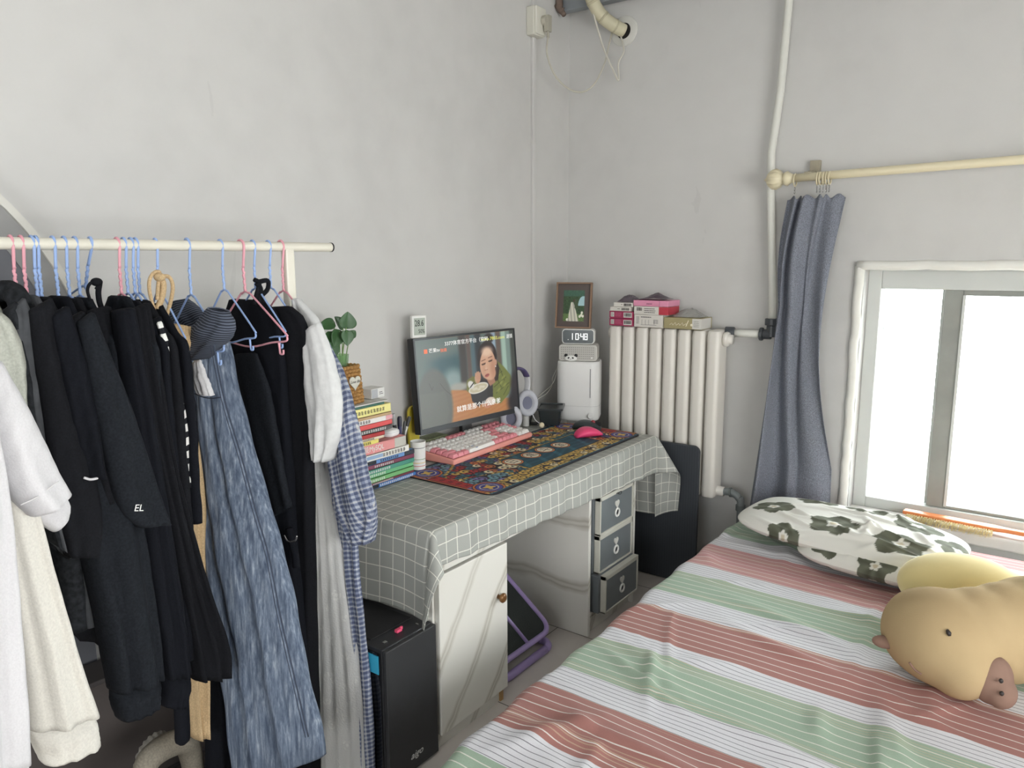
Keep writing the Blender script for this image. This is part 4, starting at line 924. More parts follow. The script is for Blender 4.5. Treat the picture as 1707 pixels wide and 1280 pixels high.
    # foreground figures out of focus
    put(E(0.14, 0.78, 0.165, 0.44, 0.10), (0.40, 0.41, 0.385)); put(poly([(-.1, 0.6), (0.24, 0.62), (0.27, 0.85), (0.2, 1.1), (-.1, 1.1)], 0.02), (0.42, 0.43, 0.40))
    line((0.10, 0.50), (0.12, 0.58), 0.003, (0.30, 0.29, 0.27)); line((0.12, 0.58), (0.135, 0.54), 0.003, (0.30, 0.29, 0.27)); line((0.20, 0.52), (0.24, 0.60), 0.003, (0.30, 0.29, 0.27)); line((0.24, 0.60), (0.30, 0.68), 0.003, (0.30, 0.29, 0.27))
    put(E(1.0, 0.72, 0.075, 0.20, 0.35), (0.20, 0.18, 0.20)); put(E(0.98, 0.92, 0.10, 0.16, 0.4), (0.17, 0.16, 0.18))
    img[:] += rs.normal(0, 0.006, img.shape)
    return img.reshape(-1, 3), nx, ny
cols, nx, ny = film()
b = MB(); b.grid(lambda i, j: (0.0014, bz + (MW - 2 * bz) * i, z0 + bb + (z1 - z0 - bz - bb) * j), nx, ny)
scr = b.build('screen', painted(emission=0.62, rough=0.2), t); paint(scr, cols)
def scp(u, v): return (0.0018, bz + (MW - 2 * bz) * u, z1 - bz - (z1 - z0 - bz - bb) * v)
TW = emit((240, 240, 235), 0.85); TY = emit((225, 225, 110), 0.8); TO = emit((235, 120, 80), 0.8)
lettering('3377体育官方平台（官网', scp(0.27, 0.075), (0, 1, 0), (0, 0, 1), 0.021, TW, scr, align='LEFT', name='caption', width=1.12)
lettering('www.7803.com', scp(0.635, 0.075), (0, 1, 0), (0, 0, 1), 0.020, TY, scr, align='LEFT', name='caption', width=1.2)
lettering('送钱', scp(0.95, 0.075), (0, 1, 0), (0, 0, 1), 0.020, TW, scr, name='caption')
lettering('芒果tv', scp(0.118, 0.135), (0, 1, 0), (0, 0, 1), 0.019, TW, scr, align='LEFT', name='caption', width=1.15)
lettering('独播', scp(0.225, 0.145), (0, 1, 0), (0, 0, 1), 0.016, TO, scr, align='LEFT', name='caption', width=1.15)
b = MB(); p = scp(0.09, 0.135); b.box(p[0], p[0] + 0.0004, p[1] - 0.009, p[1] + 0.009, p[2] - 0.008, p[2] + 0.009); b.build('channel_mark', TO, scr)
lettering('就算是那个什么亲爹', scp(0.57, 0.865), (0, 1, 0), (0, 0, 1), 0.027, TW, scr, name='subtitle', width=1.12)

# thermometer standing on the monitor's top edge
p = at(697, 558, 0, 0.195)
t = thing('thermometer', 'small white digital thermometer reading 28.6 standing on the monitor', 'thermometer', (0.088, -1.217, 1.1985), -am - 0.12)
MB().box(-0.018, 0, -0.034, 0.034, 0, 0.088).build('casing', WHITE, t, bevel=0.004)
MB().box(0.0, 0.0008, -0.026, 0.026, 0.012, 0.078).build('display', M((172, 180, 168), 0.3, name='lcd'), t)
lettering('28.6', (0.0012, -0.002, 0.057), (0, 1, 0), (0, 0, 1), 0.034, M((36, 40, 40), 0.5, name='lcd_ink'), t, width=0.72)
lettering('50%', (0.0012, 0.008, 0.026), (0, 1, 0), (0, 0, 1), 0.022, M((36, 40, 40), 0.5, name='lcd_ink'), t, width=0.8)

# ------------------------------------------------------------------ book stack
def px_y(px, z, x=0.262):
    py = 700; 
    for _ in range(6):
        p = at(px, py, 0, x); py += (p[2] - z) * 420
    return at(px, py, 0, x)[1]
INKW = M((232, 232, 228), 0.6, name='white_print'); INKD = M((60, 56, 54), 0.6, name='dark_print'); PAGE = M((226, 220, 204), 0.8, name='page_block')
def glyphs(b, x, y0, y1, zc, h, seed=0, gap=1.18):
    """rows of small strokes, the size of the unreadable characters on a spine"""
    rr = random.Random(seed); y = y0
    while y + h * 0.9 < y1:
        w_ = h * 0.9
        for q in range(3): zz = zc - h / 2 + h * (q + 0.5) / 3; b.box(x, x + 0.0004, y + rr.uniform(0, .2) * w_, y + w_ * rr.uniform(.7, 1), zz - h * 0.06, zz + h * 0.06)
        for q in range(2): yy = y + w_ * (0.3 + 0.4 * q) + rr.uniform(-.05, .05) * w_; b.box(x, x + 0.0004, yy - w_ * 0.06, yy + w_ * 0.06, zc - h / 2, zc + h / 2 * rr.uniform(0.4, 1))
        y += w_ * gap
BK = [  # right edge px, thickness, cover colour, ink, label, (glyph from, to), left patch colour
    (693, 17, (66, 122, 190), INKW, 'blue spined book with a black end, lowest of the stack', (.30, .95), (26, 28, 32)),
    (690, 10, (120, 66, 76), INKW, 'thin maroon booklet second from the bottom of the stack', (.2, .6), None),
    (690, 18, (120, 182, 118), INKW, 'light green book just above the thin maroon booklet', (.05, .45), None),
    (690, 18, (112, 186, 132), INKW, 'light green book in the middle of the three green ones', (.05, .5), None),
    (690, 19, (74, 146, 128), INKW, 'teal green book, topmost of the three green ones', (.05, .55), None),
    (690, 17, (128, 62, 86), INKW, 'maroon book with bold white title above the teal one', (.25, .62), None),
    (691, 18, (110, 150, 205), INKD, 'light blue book with dark ends in the lower half of stack', (.35, .7), (34, 36, 44)),
    (682, 27, (232, 230, 222), INKD, 'thick white book with blue title box under the pink one', (.5, .95), None),
    (678, 42, (228, 150, 148), INKW, 'thick pink book with MySQL title and grey end', (0, 0), None),
    (632, 17, (236, 222, 120), INKD, 'short yellow notebook lying on the thick pink book', (.5, .8), None),
    (640, 11, (232, 214, 190), INKD, 'thin cream booklet above the short yellow notebook', (.3, .8), None),
    (641, 17, (176, 52, 54), INKW, 'dark red book beneath the charcoal book', (.1, .5), None),
    (653, 19, (78, 76, 76), INKW, 'charcoal spined book between two red books', (.4, .9), None),
    (655, 20, (222, 84, 84), INKW, 'bright red book lying on the charcoal one', (.05, .25), None),
    (655, 22, (238, 234, 230), INKD, 'white paperback with pink end above bright red book', (.1, .6), None),
    (652, 12, (196, 164, 122), INKD, 'thin tan book right under the yellow book', (0, 0), None),
    (652, 36, (240, 232, 150), INKD, 'thick pale yellow book near the top of the stack', (.1, .9), None),
    (641, 9, (58, 106, 92), INKW, 'thin dark green notebook on the pale yellow book', (0, 0), None),
    (648, 6, (206, 206, 200), INKD, 'thin grey magazine on top of the whole book stack', (0, 0), None)]
zc = TT + 0.001; tot = sum(q[1] for q in BK); SC = (1.020 - zc) / tot; rr = random.Random(5); book_top = {}
for k, (px, th, rgb, ink, lab, gl, patch) in enumerate(BK):
    h = th * SC; yR = px_y(px, zc + h / 2); L = 0.255 if k not in (9, 10) else 0.2; xo = rr.uniform(-.004, .002) * (k > 0)
    if k >= 11: L = 0.23
    if k == 9: L = 0.16
    t = thing('book', lab, 'book', (0.262 + xo, yR, zc), rr.uniform(-.02, .02), 'books stacked on the desk')
    D = 0.185; cm = M(rgb, 0.5, var=0.04, name='cover_%d' % k)
    b = MB(); cv = min(0.0014, h * 0.18)
    b.box(-D, 0, -L, 0, 0, cv).box(-D, 0, -L, 0, h - cv, h).box(-0.0025, 0, -L, 0, 0, h); b.build('cover', cm, t)
    MB().box(-D + 0.004, -0.0026, -L + 0.003, -0.003, cv, h - cv).build('page_block', PAGE, t)
    if patch: MB().box(0.0, 0.0005, -L, -L * 0.72, cv, h - cv).build('spine_patch', M(patch, 0.5), t)
    if k == 6: MB().box(0.0, 0.0005, -0.05, 0, 0, h).build('spine_patch', M((44, 50, 62), 0.5), t)
    if k == 8:
        MB().box(0.0, 0.0005, -0.055, -0.0005, 0.0004, h - 0.0004).build('spine_patch', M((196, 194, 184), 0.5), t)
        lettering('高性能MySQL', (0.0008, -L * 0.68, h * 0.5), (0, 1, 0), (0, 0, 1), h * 0.72, INKW, t, width=0.9)
    if k == 7: MB().box(0.0, 0.0005, -L * 0.86, -L * 0.5, h * .25, h * .8).build('title_box', M((150, 176, 206), 0.6), t)
    if k == 9: MB().box(0, 0.0005, -L * .9, -L * .4, h * .3, h * .7).build('title_box', M((210, 190, 90), 0.6), t)
    if k == 14: MB().box(0, 0.0005, -0.03, 0, h * .1, h * .9).build('spine_patch', M((232, 170, 176), 0.6), t)
    if gl[1]:
        b = MB(); glyphs(b, 0.0005 if k != 6 else 0.0006, -L + L * gl[0], -L + L * gl[1], h * 0.5, min(h * 0.62, 0.013), k); b.build('spine_title', ink, t)
    book_top[k] = (zc + h, yR); zc += h + 0.0004
STK = zc
z_, y_ = book_top[8]
t = thing('earbud_case', 'white rounded earbud case lying on the books', 'earbud case', (0.222, y_ - 0.04, book_top[8][0] + 0.0005), 0.1)
b = MB(); rings = []
for zz, s in ((0.0, .72), (0.003, .9), (0.009, 1.0), (0.0145, 1.0), (0.0205, .92), (0.0242, .7), (0.0252, .4)):
    rings.append([(x * s, y * s, zz) for x, y in rrect(-0.024, 0.024, -0.035, 0.035, 0.022, 8)])
b.loft(rings); b.build('case_body', M((236, 236, 236), 0.25, var=0.01, name='gloss_white'), t, smooth=True)
b = MB(); pth = [(x * 1.003, y * 1.003, 0.0165) for x, y in rrect(-0.024, 0.024, -0.035, 0.035, 0.022, 8)]; b.tube(pth + [pth[0]], 0.0005, 4); b.build('lid_seam', M((170, 170, 170), 0.5), t)

# plant in woven basket
t = thing('basket_pot', 'square woven seagrass pot with a heart tag on top of books', 'plant pot', (0.182, -1.705, STK + 0.0008), 0.12)
SEA = M((170, 128, 74), 0.85, var=0.45, scale=90, bump=0.5, bscale=150, name='seagrass'); b = MB()
HP = 0.128
for c in range(11):
    z = 0.006 + c * 0.0116; hw = 0.056 - 0.008 * c / 10; P0 = rrect(-hw, hw, -hw, hw, 0.018, 5); N = 110; pts = []
    P0.append(P0[0]); seg = [math.dist(P0[i], P0[i + 1]) for i in range(len(P0) - 1)]; Lt = sum(seg); i = 0; acc = 0
    for q in range(N):
        s = Lt * q / N
        while acc + seg[i] < s: acc += seg[i]; i += 1
        f = (s - acc) / seg[i]; x = P0[i][0] + f * (P0[i + 1][0] - P0[i][0]); y = P0[i][1] + f * (P0[i + 1][1] - P0[i][1])
        wv = math.sin(q * 2 * PI * 22 / N + c * PI); rad = 1 + 0.035 * wv; pts.append((x * rad, y * rad, z + 0.0015 * math.sin(q * 2 * PI * 44 / N)))
    b.tube(pts + [pts[0]], [0.0062 + 0.0014 * math.sin(q * 2 * PI * 22 / N + c * PI + 0.6) for q in range(N + 1)], 7)
tag(b.build('woven_wall', SEA, t, smooth=True), None, None)
MB().prism(rrect(-0.05, 0.05, -0.05, 0.05, 0.018), 0.0, 0.004).build('pot_base', SEA, t)
hm = M((206, 204, 192), 0.6, name='heart_wood')
hp = [(0.00165 * 16 * math.sin(a) ** 3, 0.00165 * (13 * math.cos(a) - 5 * math.cos(2 * a) - 2 * math.cos(3 * a) - math.cos(4 * a))) for a in [2 * PI * q / 40 for q in range(40)]]
b = MB(); b.M = Matrix(((0, 0, 1, 0.0605), (1, 0, 0, 0.004), (0, 1, 0, 0.074), (0, 0, 0, 1))); b.prism(hp, 0, 0.004); ht = b.build('heart_tag', hm, t, bevel=0.001)
lettering('Love life', (0.0648, 0.004, 0.076), (0, 1, 0), (0, 0, 1), 0.0135, INKD, ht, shear=0.3)
t = thing('plant_vase', 'pale green glass in the woven pot holding leafy pothos cuttings', 'plant', (0.182, -1.700, STK + 0.0055), 0.12)
b = MB(); b.lathe([(0.026, 0), (0.028, 0.01), (0.028, 0.13), (0.031, 0.158), (0.029, 0.158), (0.026, 0.13), (0.026, 0.012), (0.001, 0.012)], (0, 0, 0), 6); b.build('glass_tumbler', glass((190, 226, 180), 0.08, 0.8), t, smooth=True, angle=30)
LEAF = M((54, 92, 50), 0.4, var=0.22, scale=30, name='pothos_leaf'); STEM = M((118, 150, 88), 0.5, name='stem')
def leaf(parent, base, tip, width, nrm, fold=0.25, droop=0.12):
    base = Vector(base); tip = Vector(tip); ax = tip - base; Ln = ax.length; ax.normalize(); n = Vector(nrm); n = (n - ax * n.dot(ax)).normalized(); sd = ax.cross(n); b = MB()
    def fn(i, j):
        s = i; v = 2 * j - 1; wv = width / 2 * (math.sin(PI * min(1, s ** 0.62)) ** 0.75) * (1 if s > .02 else 0.1)
        p = base + ax * (Ln * (s - 0.09 * abs(v) * (1 - s) ** 3)) + sd * (wv * v) + n * (fold * wv * (abs(v) ** 1.5) - droop * Ln * s * s + 0.0); return tuple(p)
    b.grid(fn, 14, 10); return b.build('leaf', LEAF, parent, smooth=True, solid=0.0008)
def wpt(px, py, x): p = at(px, py, 0, x); q = t.matrix_basis.inverted() @ Vector(p); return q
t.matrix_basis = t.matrix_basis
def W(px, py, x):
    p = Vector(at(px, py, 0, x)) - Vector(t.location); return Matrix.Rotation(-t.rotation_euler[2], 3, 'Z') @ p
lv = [((577, 546), (581, 520), 0.064, .20), ((556, 538), (531, 545), 0.040, .16), ((566, 552), (558, 578), 0.050, .20), ((578, 552), (580, 576), 0.048, .22), ((584, 560), (593, 551), 0.030, .21), ((553, 555), (546, 585), 0.045, .18), ((556, 572), (553, 600), 0.045, .20), ((572, 545), (560, 528), 0.04, .14)]
b_ = W(572, 596, 0.185)
for (bx, by), (tx, ty), wd, x in lv:
    s = W(bx, by, x); e = W(tx, ty, x + 0.01); leaf(t, s, e, wd, Vector((0.9, -0.35, 0.35)))
    root = Vector((random.uniform(-.012, .012), random.uniform(-.012, .012), 0.02)); mid = root.lerp(s, 0.6) + Vector((0, 0, 0.02))
    MB().tube(smoothpath([root, mid, s], 6), 0.0018, 6).build('stem', STEM, t, smooth=True)
t = thing('small_carton', 'small white and grey carton beside the woven pot on the books', 'box', (0.205, px_y(625, STK + .02, .205) - 0.0, STK + 0.0008), 0.1)
MB().box(-0.05, 0.012, -0.032, 0.036, 0, 0.034).build('carton', M((222, 222, 218), 0.5, name='white_grey_card'), t, bevel=0.0015)
MB().box(0.0122, 0.0127, -0.03, 0.0, 0.002, 0.032).build('grey_side', M((170, 172, 176), 0.5), t); b = MB(); scribb = b.box(0.0122, 0.0128, 0.008, 0.028, 0.012, 0.014).box(0.0122, 0.0128, 0.008, 0.024, 0.018, 0.020); b.build('print', INK, t)

# white tumbler and pen cup behind the stack
t = thing('paper_cup', 'white tall cup with small coloured print right of the book stack', 'cup', (0.212, -1.372, TT))
b = MB(); b.lathe([(0.024, 0), (0.026, 0.002), (0.029, 0.108), (0.027, 0.108), (0.0245, 0.006), (0.001, 0.005)], (0, 0, 0), 28); b.build('cup_body', WHITE, t, smooth=True, angle=40)
b = MB(); rr = random.Random(3)
for k, (zz, rgb) in enumerate(((0.016, (206, 90, 80)), (0.028, (226, 190, 90)), (0.042, (120, 160, 110)), (0.085, (90, 90, 96)))): MB().lathe([(0.0262 + zz * 0.026, zz), (0.0264 + zz * 0.026, zz + 0.002)], (0, 0, 0), 28).build('print_band', M(rgb, 0.6), t)
t = thing('pen_cup', 'dark pen cup with markers standing between books and monitor', 'pen cup', (0.10, -1.372, TT))
MB().lathe([(0.032, 0), (0.036, 0.1), (0.0335, 0.1), (0.03, 0.006), (0.001, 0.005)], (0, 0, 0), 28).build('cup_body', DGREY, t, smooth=True, angle=40)
for k, (px, py, rgb, cap, r_) in enumerate(((655, 690, (44, 46, 50), (160, 160, 160), 0.009), (666, 694, (52, 52, 92), (40, 40, 60), 0.009), (675, 702, (70, 70, 72), (60, 60, 60), .006), (683, 694, (206, 206, 200), (52, 52, 54), 0.0075), (648, 702, (60, 80, 60), (40, 40, 40), .006))):
    e = Vector(at(px, py, 0, 0.10 + 0.006 * k)) ; root = Vector((0.10 + random.uniform(-.015, .015), -1.372 + random.uniform(-.015, .015), TT + 0.012)); ln = (e - root)
    m_ = thing('marker_pen', ('black marker with grey clip in the pen cup', 'navy blue marker in the pen cup', 'slim dark grey pen in the pen cup', 'white marker with black cap in the pen cup', 'thin dark green pen leftmost in the pen cup')[k], 'pen', root, 0, 'pens in the pen cup')
    MB().tube([(0, 0, 0), ln * 0.78], r_ * 0.9, 10).build('barrel', M(rgb, 0.4), m_, smooth=True, angle=40)
    MB().tube([ln * 0.78, ln * 0.96, ln], [r_, r_, r_ * 0.75], 10).build('cap', M(cap, 0.4), m_, smooth=True, angle=40)
yl = at(686, 690, 0, 0.03)
b = MB(); b.M = Matrix(((0, 0, 1, 0.03), (1, 0, 0, yl[1]), (0, 1, 0, 0), (0, 0, 0, 1))); b.prism(rrect(-0.028, 0.032, TT + 0.001, yl[2] + 0.035, 0.028), 0, 0.012)
tag(b.build('yellow_paddle', M((196, 178, 58), 0.4, name='yellow_plastic'), None, bevel=0.003), 'yellow rounded board standing at the wall left of the monitor', 'board')

# things on the desk under the monitor
t = thing('photo_card_holder', 'green floral tin box under the left half of the monitor', 'box', (0.055, -1.10, TT))
MB().box(-0.05, 0.02, -0.09, 0.055, 0, 0.052).build('tin_body', M((150, 160, 120), 0.5, var=0.6, scale=45, name='floral_tin'), t, bevel=0.004)
t = thing('lion_figurine', 'tiny orange lion face figurine under the monitor', 'figurine', (0.085, -0.995, TT))
MB().ell((0, 0, 0.030), (0.013, 0.018, 0.017), None, 16, 10).build('mane', M((190, 120, 60), 0.8), t, smooth=True); MB().ell((0.008, 0, 0.030), (0.009, 0.012, 0.0115), None, 14, 8).build('face', M((226, 178, 112), 0.7), t, smooth=True)
b = MB(); b.ell((0.0165, -0.005, 0.033), (0.0015,) * 3, None, 8, 6); b.ell((0.0165, 0.005, 0.033), (0.0015,) * 3, None, 8, 6); b.ell((0.0175, 0, 0.028), (0.0015,) * 3, None, 8, 6); b.build('eye', BLACK, t); MB().ell((0, 0, 0.010), (0.010, 0.012, 0.011), None, 12, 8).build('torso', M((206, 146, 84), 0.8), t, smooth=True)

# ------------------------------------------------------------------ headset
HW = M((220, 221, 224), 0.4, name='headset_white'); HP_ = M((92, 84, 124), 0.5, name='headset_purple'); HG = M((196, 198, 206), 0.7, name='cushion_grey')
t = thing('headset', 'white headset with purple headband standing right of the monitor', 'headset', (0.12, -0.60, TT + 0.002)); t.scale = (1.0, 1.0, 1.0)
arc = [(0, 0.052, 0.19), (0, 0.078, 0.215), (0, 0.066, 0.245), (0, 0.030, 0.272), (0, -0.01, 0.281), (0, -0.055, 0.272), (0, -0.088, 0.235), (0, -0.095, 0.18), (0, -0.085, 0.115), (0, -0.075, 0.08)]
arc = [(0, 0.052, 0.155), (0, 0.064, 0.195), (0, 0.056, 0.235), (0, 0.025, 0.268), (0, -0.018, 0.280), (0, -0.06, 0.27), (0, -0.09, 0.235), (0, -0.098, 0.18), (0, -0.092, 0.12), (0, -0.082, 0.085)]
sp = smoothpath(arc, 8); n = len(sp)
def band(b, pts, w_, th):
    rings = []
    for i, p in enumerate(pts):
        p = Vector(p); tn = (Vector(pts[min(i + 1, len(pts) - 1)]) - Vector(pts[max(0, i - 1)])).normalized(); nn = Vector((1, 0, 0)); bn = tn.cross(nn).normalized()
        rings.append([tuple(p + nn * (w_ * math.cos(a)) + bn * (th * math.sin(a))) for a in [2 * PI * q / 14 for q in range(14)]])
    b.loft(rings); return b
band(MB(), sp, 0.016, 0.0045).build('headband', HW, t, smooth=True)
band(MB(), sp[16:56], 0.0175, 0.0075).build('headband_padding', HP_, t, smooth=True)
def earcup(c, fac):
    R_ = frame_matrix(c, Vector(fac).orthogonal(), Vector(fac).cross(Vector(fac).orthogonal()))
    z = Vector(fac).normalized(); x = Vector((0, 0, 1)).cross(z).normalized(); y = z.cross(x); Mx = Matrix(((x[0], y[0], z[0], c[0]), (x[1], y[1], z[1], c[1]), (x[2], y[2], z[2], c[2]), (0, 0, 0, 1)))
    b = MB(); b.M = Mx @ Matrix.Diagonal((0.9, 1.12, 1, 1)); b.lathe([(0.036, -0.034), (0.048, -0.026), (0.053, -0.012), (0.053, 0.0)], (0, 0, 0), 32); cup = b.build('ear_cup', HW, t, smooth=True, angle=50)
    b = MB(); b.M = Mx @ Matrix.Diagonal((0.9, 1.12, 1, 1)); b.lathe([(0.053, 0.0), (0.056, 0.006), (0.054, 0.018), (0.044, 0.023), (0.030, 0.018), (0.027, 0.004)], (0, 0, 0), 32); b.build('ear_cushion', HG, cup, smooth=True)
    b = MB(); b.M = Mx @ Matrix.Diagonal((0.9, 1.12, 1, 1)); b.lathe([(0.029, 0.003), (0.028, 0.0045)], (0, 0, 0), 28); b.build('speaker_mesh', M((120, 122, 140), 0.8), cup)
earcup((0.006, 0.052, 0.110), (0.80, -0.62, 0.10)); earcup((0.012, -0.078, 0.060), (0.35, -0.92, 0.1))
MB().tube(smoothpath([(0.025, 0.06, 0.072), (0.05, 0.055, 0.035), (0.09, 0.045, 0.02)], 6), 0.0022, 8).build('microphone_boom', HW, t, smooth=True)
MB().ell((0.094, 0.044, 0.017), (0.0125, 0.0125, 0.0125), None, 16, 10).build('microphone_foam', M((226, 214, 182), 0.9, name='cream_foam'), t, smooth=True)
b = MB(); b.tube([(0.0, 0.05, 0.0), (0.0, 0.05, 0.06)], 0.016, 14); b.build('rest_post', M((196, 196, 192), 0.4), t)

# ------------------------------------------------------------------ black basket
SMK = NT('smoked_plastic'); SMK.b.inputs['Transmission Weight'].default_value = 0.25; SMK = SMK.fin(lin((58, 64, 66)), 0.22)
p = at(922, 712, 2, TT + 0.004)
t = thing('storage_box', 'small smoky black lidded plastic box at the back right of desk', 'box', (0.185, -0.435, TT + 0.004), math.radians(28))
b = MB(); rings = []
for s, z in ((0.80, 0.0), (0.82, 0.003), (1.0, 0.072)): rings.append([(x * s, y * s, z) for x, y in rrect(-0.055, 0.055, -0.072, 0.072, 0.014, 4)])
b.loft(rings); b.build('tub', SMK, t, smooth=True, angle=35)
b = MB(); 
for z, e in ((0.072, 0.062), (0.082, 0.062), (0.084, 0.060)): pass
rings = [[(x, y, z) for x, y in rrect(-0.062 * s, 0.062 * s, -0.079 * s, 0.079 * s, 0.016, 4)] for z, s in ((0.0725, 1), (0.082, 1), (0.083, 0.86), (0.078, 0.84))]
b.loft(rings); b.build('lid', SMK, t, smooth=True, angle=35)
t = thing('phone_stand', 'black angular phone stand next to the headset cushion', 'stand', (0.13, -0.50, TT + 0.004), 0.4)
b = MB(); b.box(-0.03, 0.02, -0.02, 0.02, 0, 0.005); b.build('stand_base', BLACK, t, bevel=0.001)
b = MB(); b.M = Matrix.Translation((-0.02, 0, 0.005)) @ Matrix.Rotation(0.25, 4, 'Y'); b.box(0, 0.004, -0.018, 0.018, 0, 0.075); b.build('back_plate', BLACK, t, bevel=0.001)

# ------------------------------------------------------------------ humidifier tower
HUM = M((228, 228, 226), 0.4, var=0.02, name='humidifier_white')
TWR = math.radians(24)
t = thing('humidifier', 'tall white humidifier standing at the room corner end of the desk', 'humidifier', (0.222, -0.238, TT + 0.0005), TWR)
b = MB(); rings = []
for z, s in ((0.0, .93), (0.004, .97), (0.012, 1), (0.27, 1.0), (0.283, 0.985), (0.287, 0.95)):
    rings.append([(x * s, y * s, z) for x, y in rrect(-0.103, 0.103, -0.083, 0.083, 0.045, 8)])
b.loft(rings); b.build('tank_body', HUM, t, smooth=True, angle=40)
b = MB(); pth = [(x * 1.0015, y * 1.0015, 0.072) for x, y in rrect(-0.103, 0.103, -0.083, 0.083, 0.045, 8)]; b.tube(pth + [pth[0]], 0.0008, 4); b.build('tank_seam', M((176, 176, 174), 0.5), t)
MB().box(0.060, 0.0635, -0.0843, -0.083, 0.115, 0.255).build('level_window', M((110, 112, 114), 0.3), t)
MB().lathe([(0.014, 0), (0.0145, -0.010), (0.012, -0.013)], (0.066, -0.083, 0.028), 22, axis='y').build('dial', HUM, t, smooth=True, angle=40)
Z1 = TT + 0.0005 + 0.2875
t = thing('speaker', 'white grey boxy speaker with perforated front on the humidifier', 'speaker', (0.222, -0.245, Z1 + 0.0005), TWR)
b = MB(); b.M = Matrix(((1, 0, 0, 0), (0, 0, 1, -0.05), (0, 1, 0, 0), (0, 0, 0, 1))); b.prism(rrect(-0.092, 0.092, 0.0, 0.078, 0.014, 5), 0, 0.10); b.build('cabinet', M((206, 204, 198), 0.5, name='speaker_shell'), t, bevel=0.003)
b = MB(); b.M = Matrix(((1, 0, 0, 0), (0, 0, 1, -0.0525), (0, 1, 0, 0), (0, 0, 0, 1))); b.prism(rrect(-0.086, 0.086, 0.005, 0.073, 0.012, 5), 0, 0.002); gr = b.build('grille', M((192, 190, 184), 0.6), t)
b = MB()
for i in range(17):
    for j in range(6): b.lathe([(0.0026, -0.0528), (0.0026, -0.0531)], (-0.078 + i * 0.0095, 0, 0.013 + j * 0.0105), 6, axis='y')
tag(b.build('perforation', M((140, 138, 134), 0.8), gr), None, None, kind='stuff')
b = MB(); b.lathe([(0.005, -0.0532), (0.005, -0.0536)], (0.068, 0, 0.017), 12, axis='y'); b.build('logo_dot', WHITE, t)
Z2 = Z1 + 0.0795
t = thing('digital_clock', 'white framed digital clock reading 10:48 on top of the speaker', 'clock', (0.216, -0.239, Z2 + 0.0002), TWR)
b = MB(); b.M = Matrix(((1, 0, 0, 0), (0, 0, 1, -0.028), (0, 1, 0, 0), (0, 0, 0, 1))); b.prism(rrect(-0.078, 0.078, 0.0, 0.072, 0.016, 6), 0, 0.056); b.build('casing', WHITE, t, bevel=0.002)
b = MB(); b.M = Matrix(((1, 0, 0, 0), (0, 0, 1, -0.0295), (0, 1, 0, 0), (0, 0, 0, 1))); b.prism(rrect(-0.074, 0.074, 0.004, 0.068, 0.013, 6), 0, 0.0014); fc = b.build('display', M((70, 78, 80), 0.2, var=0.02, name='clock_glass'), t)
SEG = {'0': 'abcdef', '1': 'bc', '4': 'fgbc', '8': 'abcdefg', ':': ''}
b = MB()
def digit(ch, x, z, w_, h, t_):
    pos = {'a': (0, h, w_, h), 'g': (0, h / 2, w_, h / 2), 'd': (0, 0, w_, 0), 'f': (0, h / 2, 0, h), 'e': (0, 0, 0, h / 2), 'b': (w_, h / 2, w_, h), 'c': (w_, 0, w_, h / 2)}
    for s in SEG[ch]:
        xa, za, xb, zb = pos[s]; b.box(x + xa - t_ / 2, x + xb + t_ / 2, -0.0302, -0.0296, z + za - t_ / 2, z + zb + t_ / 2)
x = -0.030
for ch in '10:48':
    if ch == ':':
        b.box(x - 0.002, x + 0.001, -0.0302, -0.0296, 0.028, 0.031); b.box(x - 0.002, x + 0.001, -0.0302, -0.0296, 0.041, 0.044); x += 0.006; continue
    digit(ch, x - (0.010 if ch == '1' else 0), 0.022, 0.0125, 0.028, 0.0038); x += 0.0185
b.box(-0.05, -0.046, -0.0302, -0.0296, 0.020, 0.022); b.build('lit_digits', emit((245, 248, 245), 1.0), fc)
Z3 = Z2 + 0.0724
t = thing('wedding_photograph', 'brown framed wedding photograph with dark mat leaning on the clock', 'photo frame', (0.186, -0.246, Z3 + 0.0004), math.radians(16))
FRW, FRH = 0.176, 0.222; fb = M((140, 112, 90), 0.5, name='walnut_frame')
ti = Matrix.Rotation(math.radians(-8), 4, 'X'); t.rotation_euler = (math.radians(-8), 0, math.radians(18))
b = MB(); fw = 0.007
b.box(-FRW / 2, FRW / 2, -0.012, 0.012, 0, fw).box(-FRW / 2, FRW / 2, -0.012, 0.012, FRH - fw, FRH).box(-FRW / 2, -FRW / 2 + fw, -0.012, 0.012, fw, FRH - fw).box(FRW / 2 - fw, FRW / 2, -0.012, 0.012, fw, FRH - fw); b.build('frame', fb, t)
MB().box(-FRW / 2 + fw, FRW / 2 - fw, -0.002, 0.008, fw, FRH - fw).build('mat_board', M((92, 82, 78), 0.7, name='dark_mat'), t)
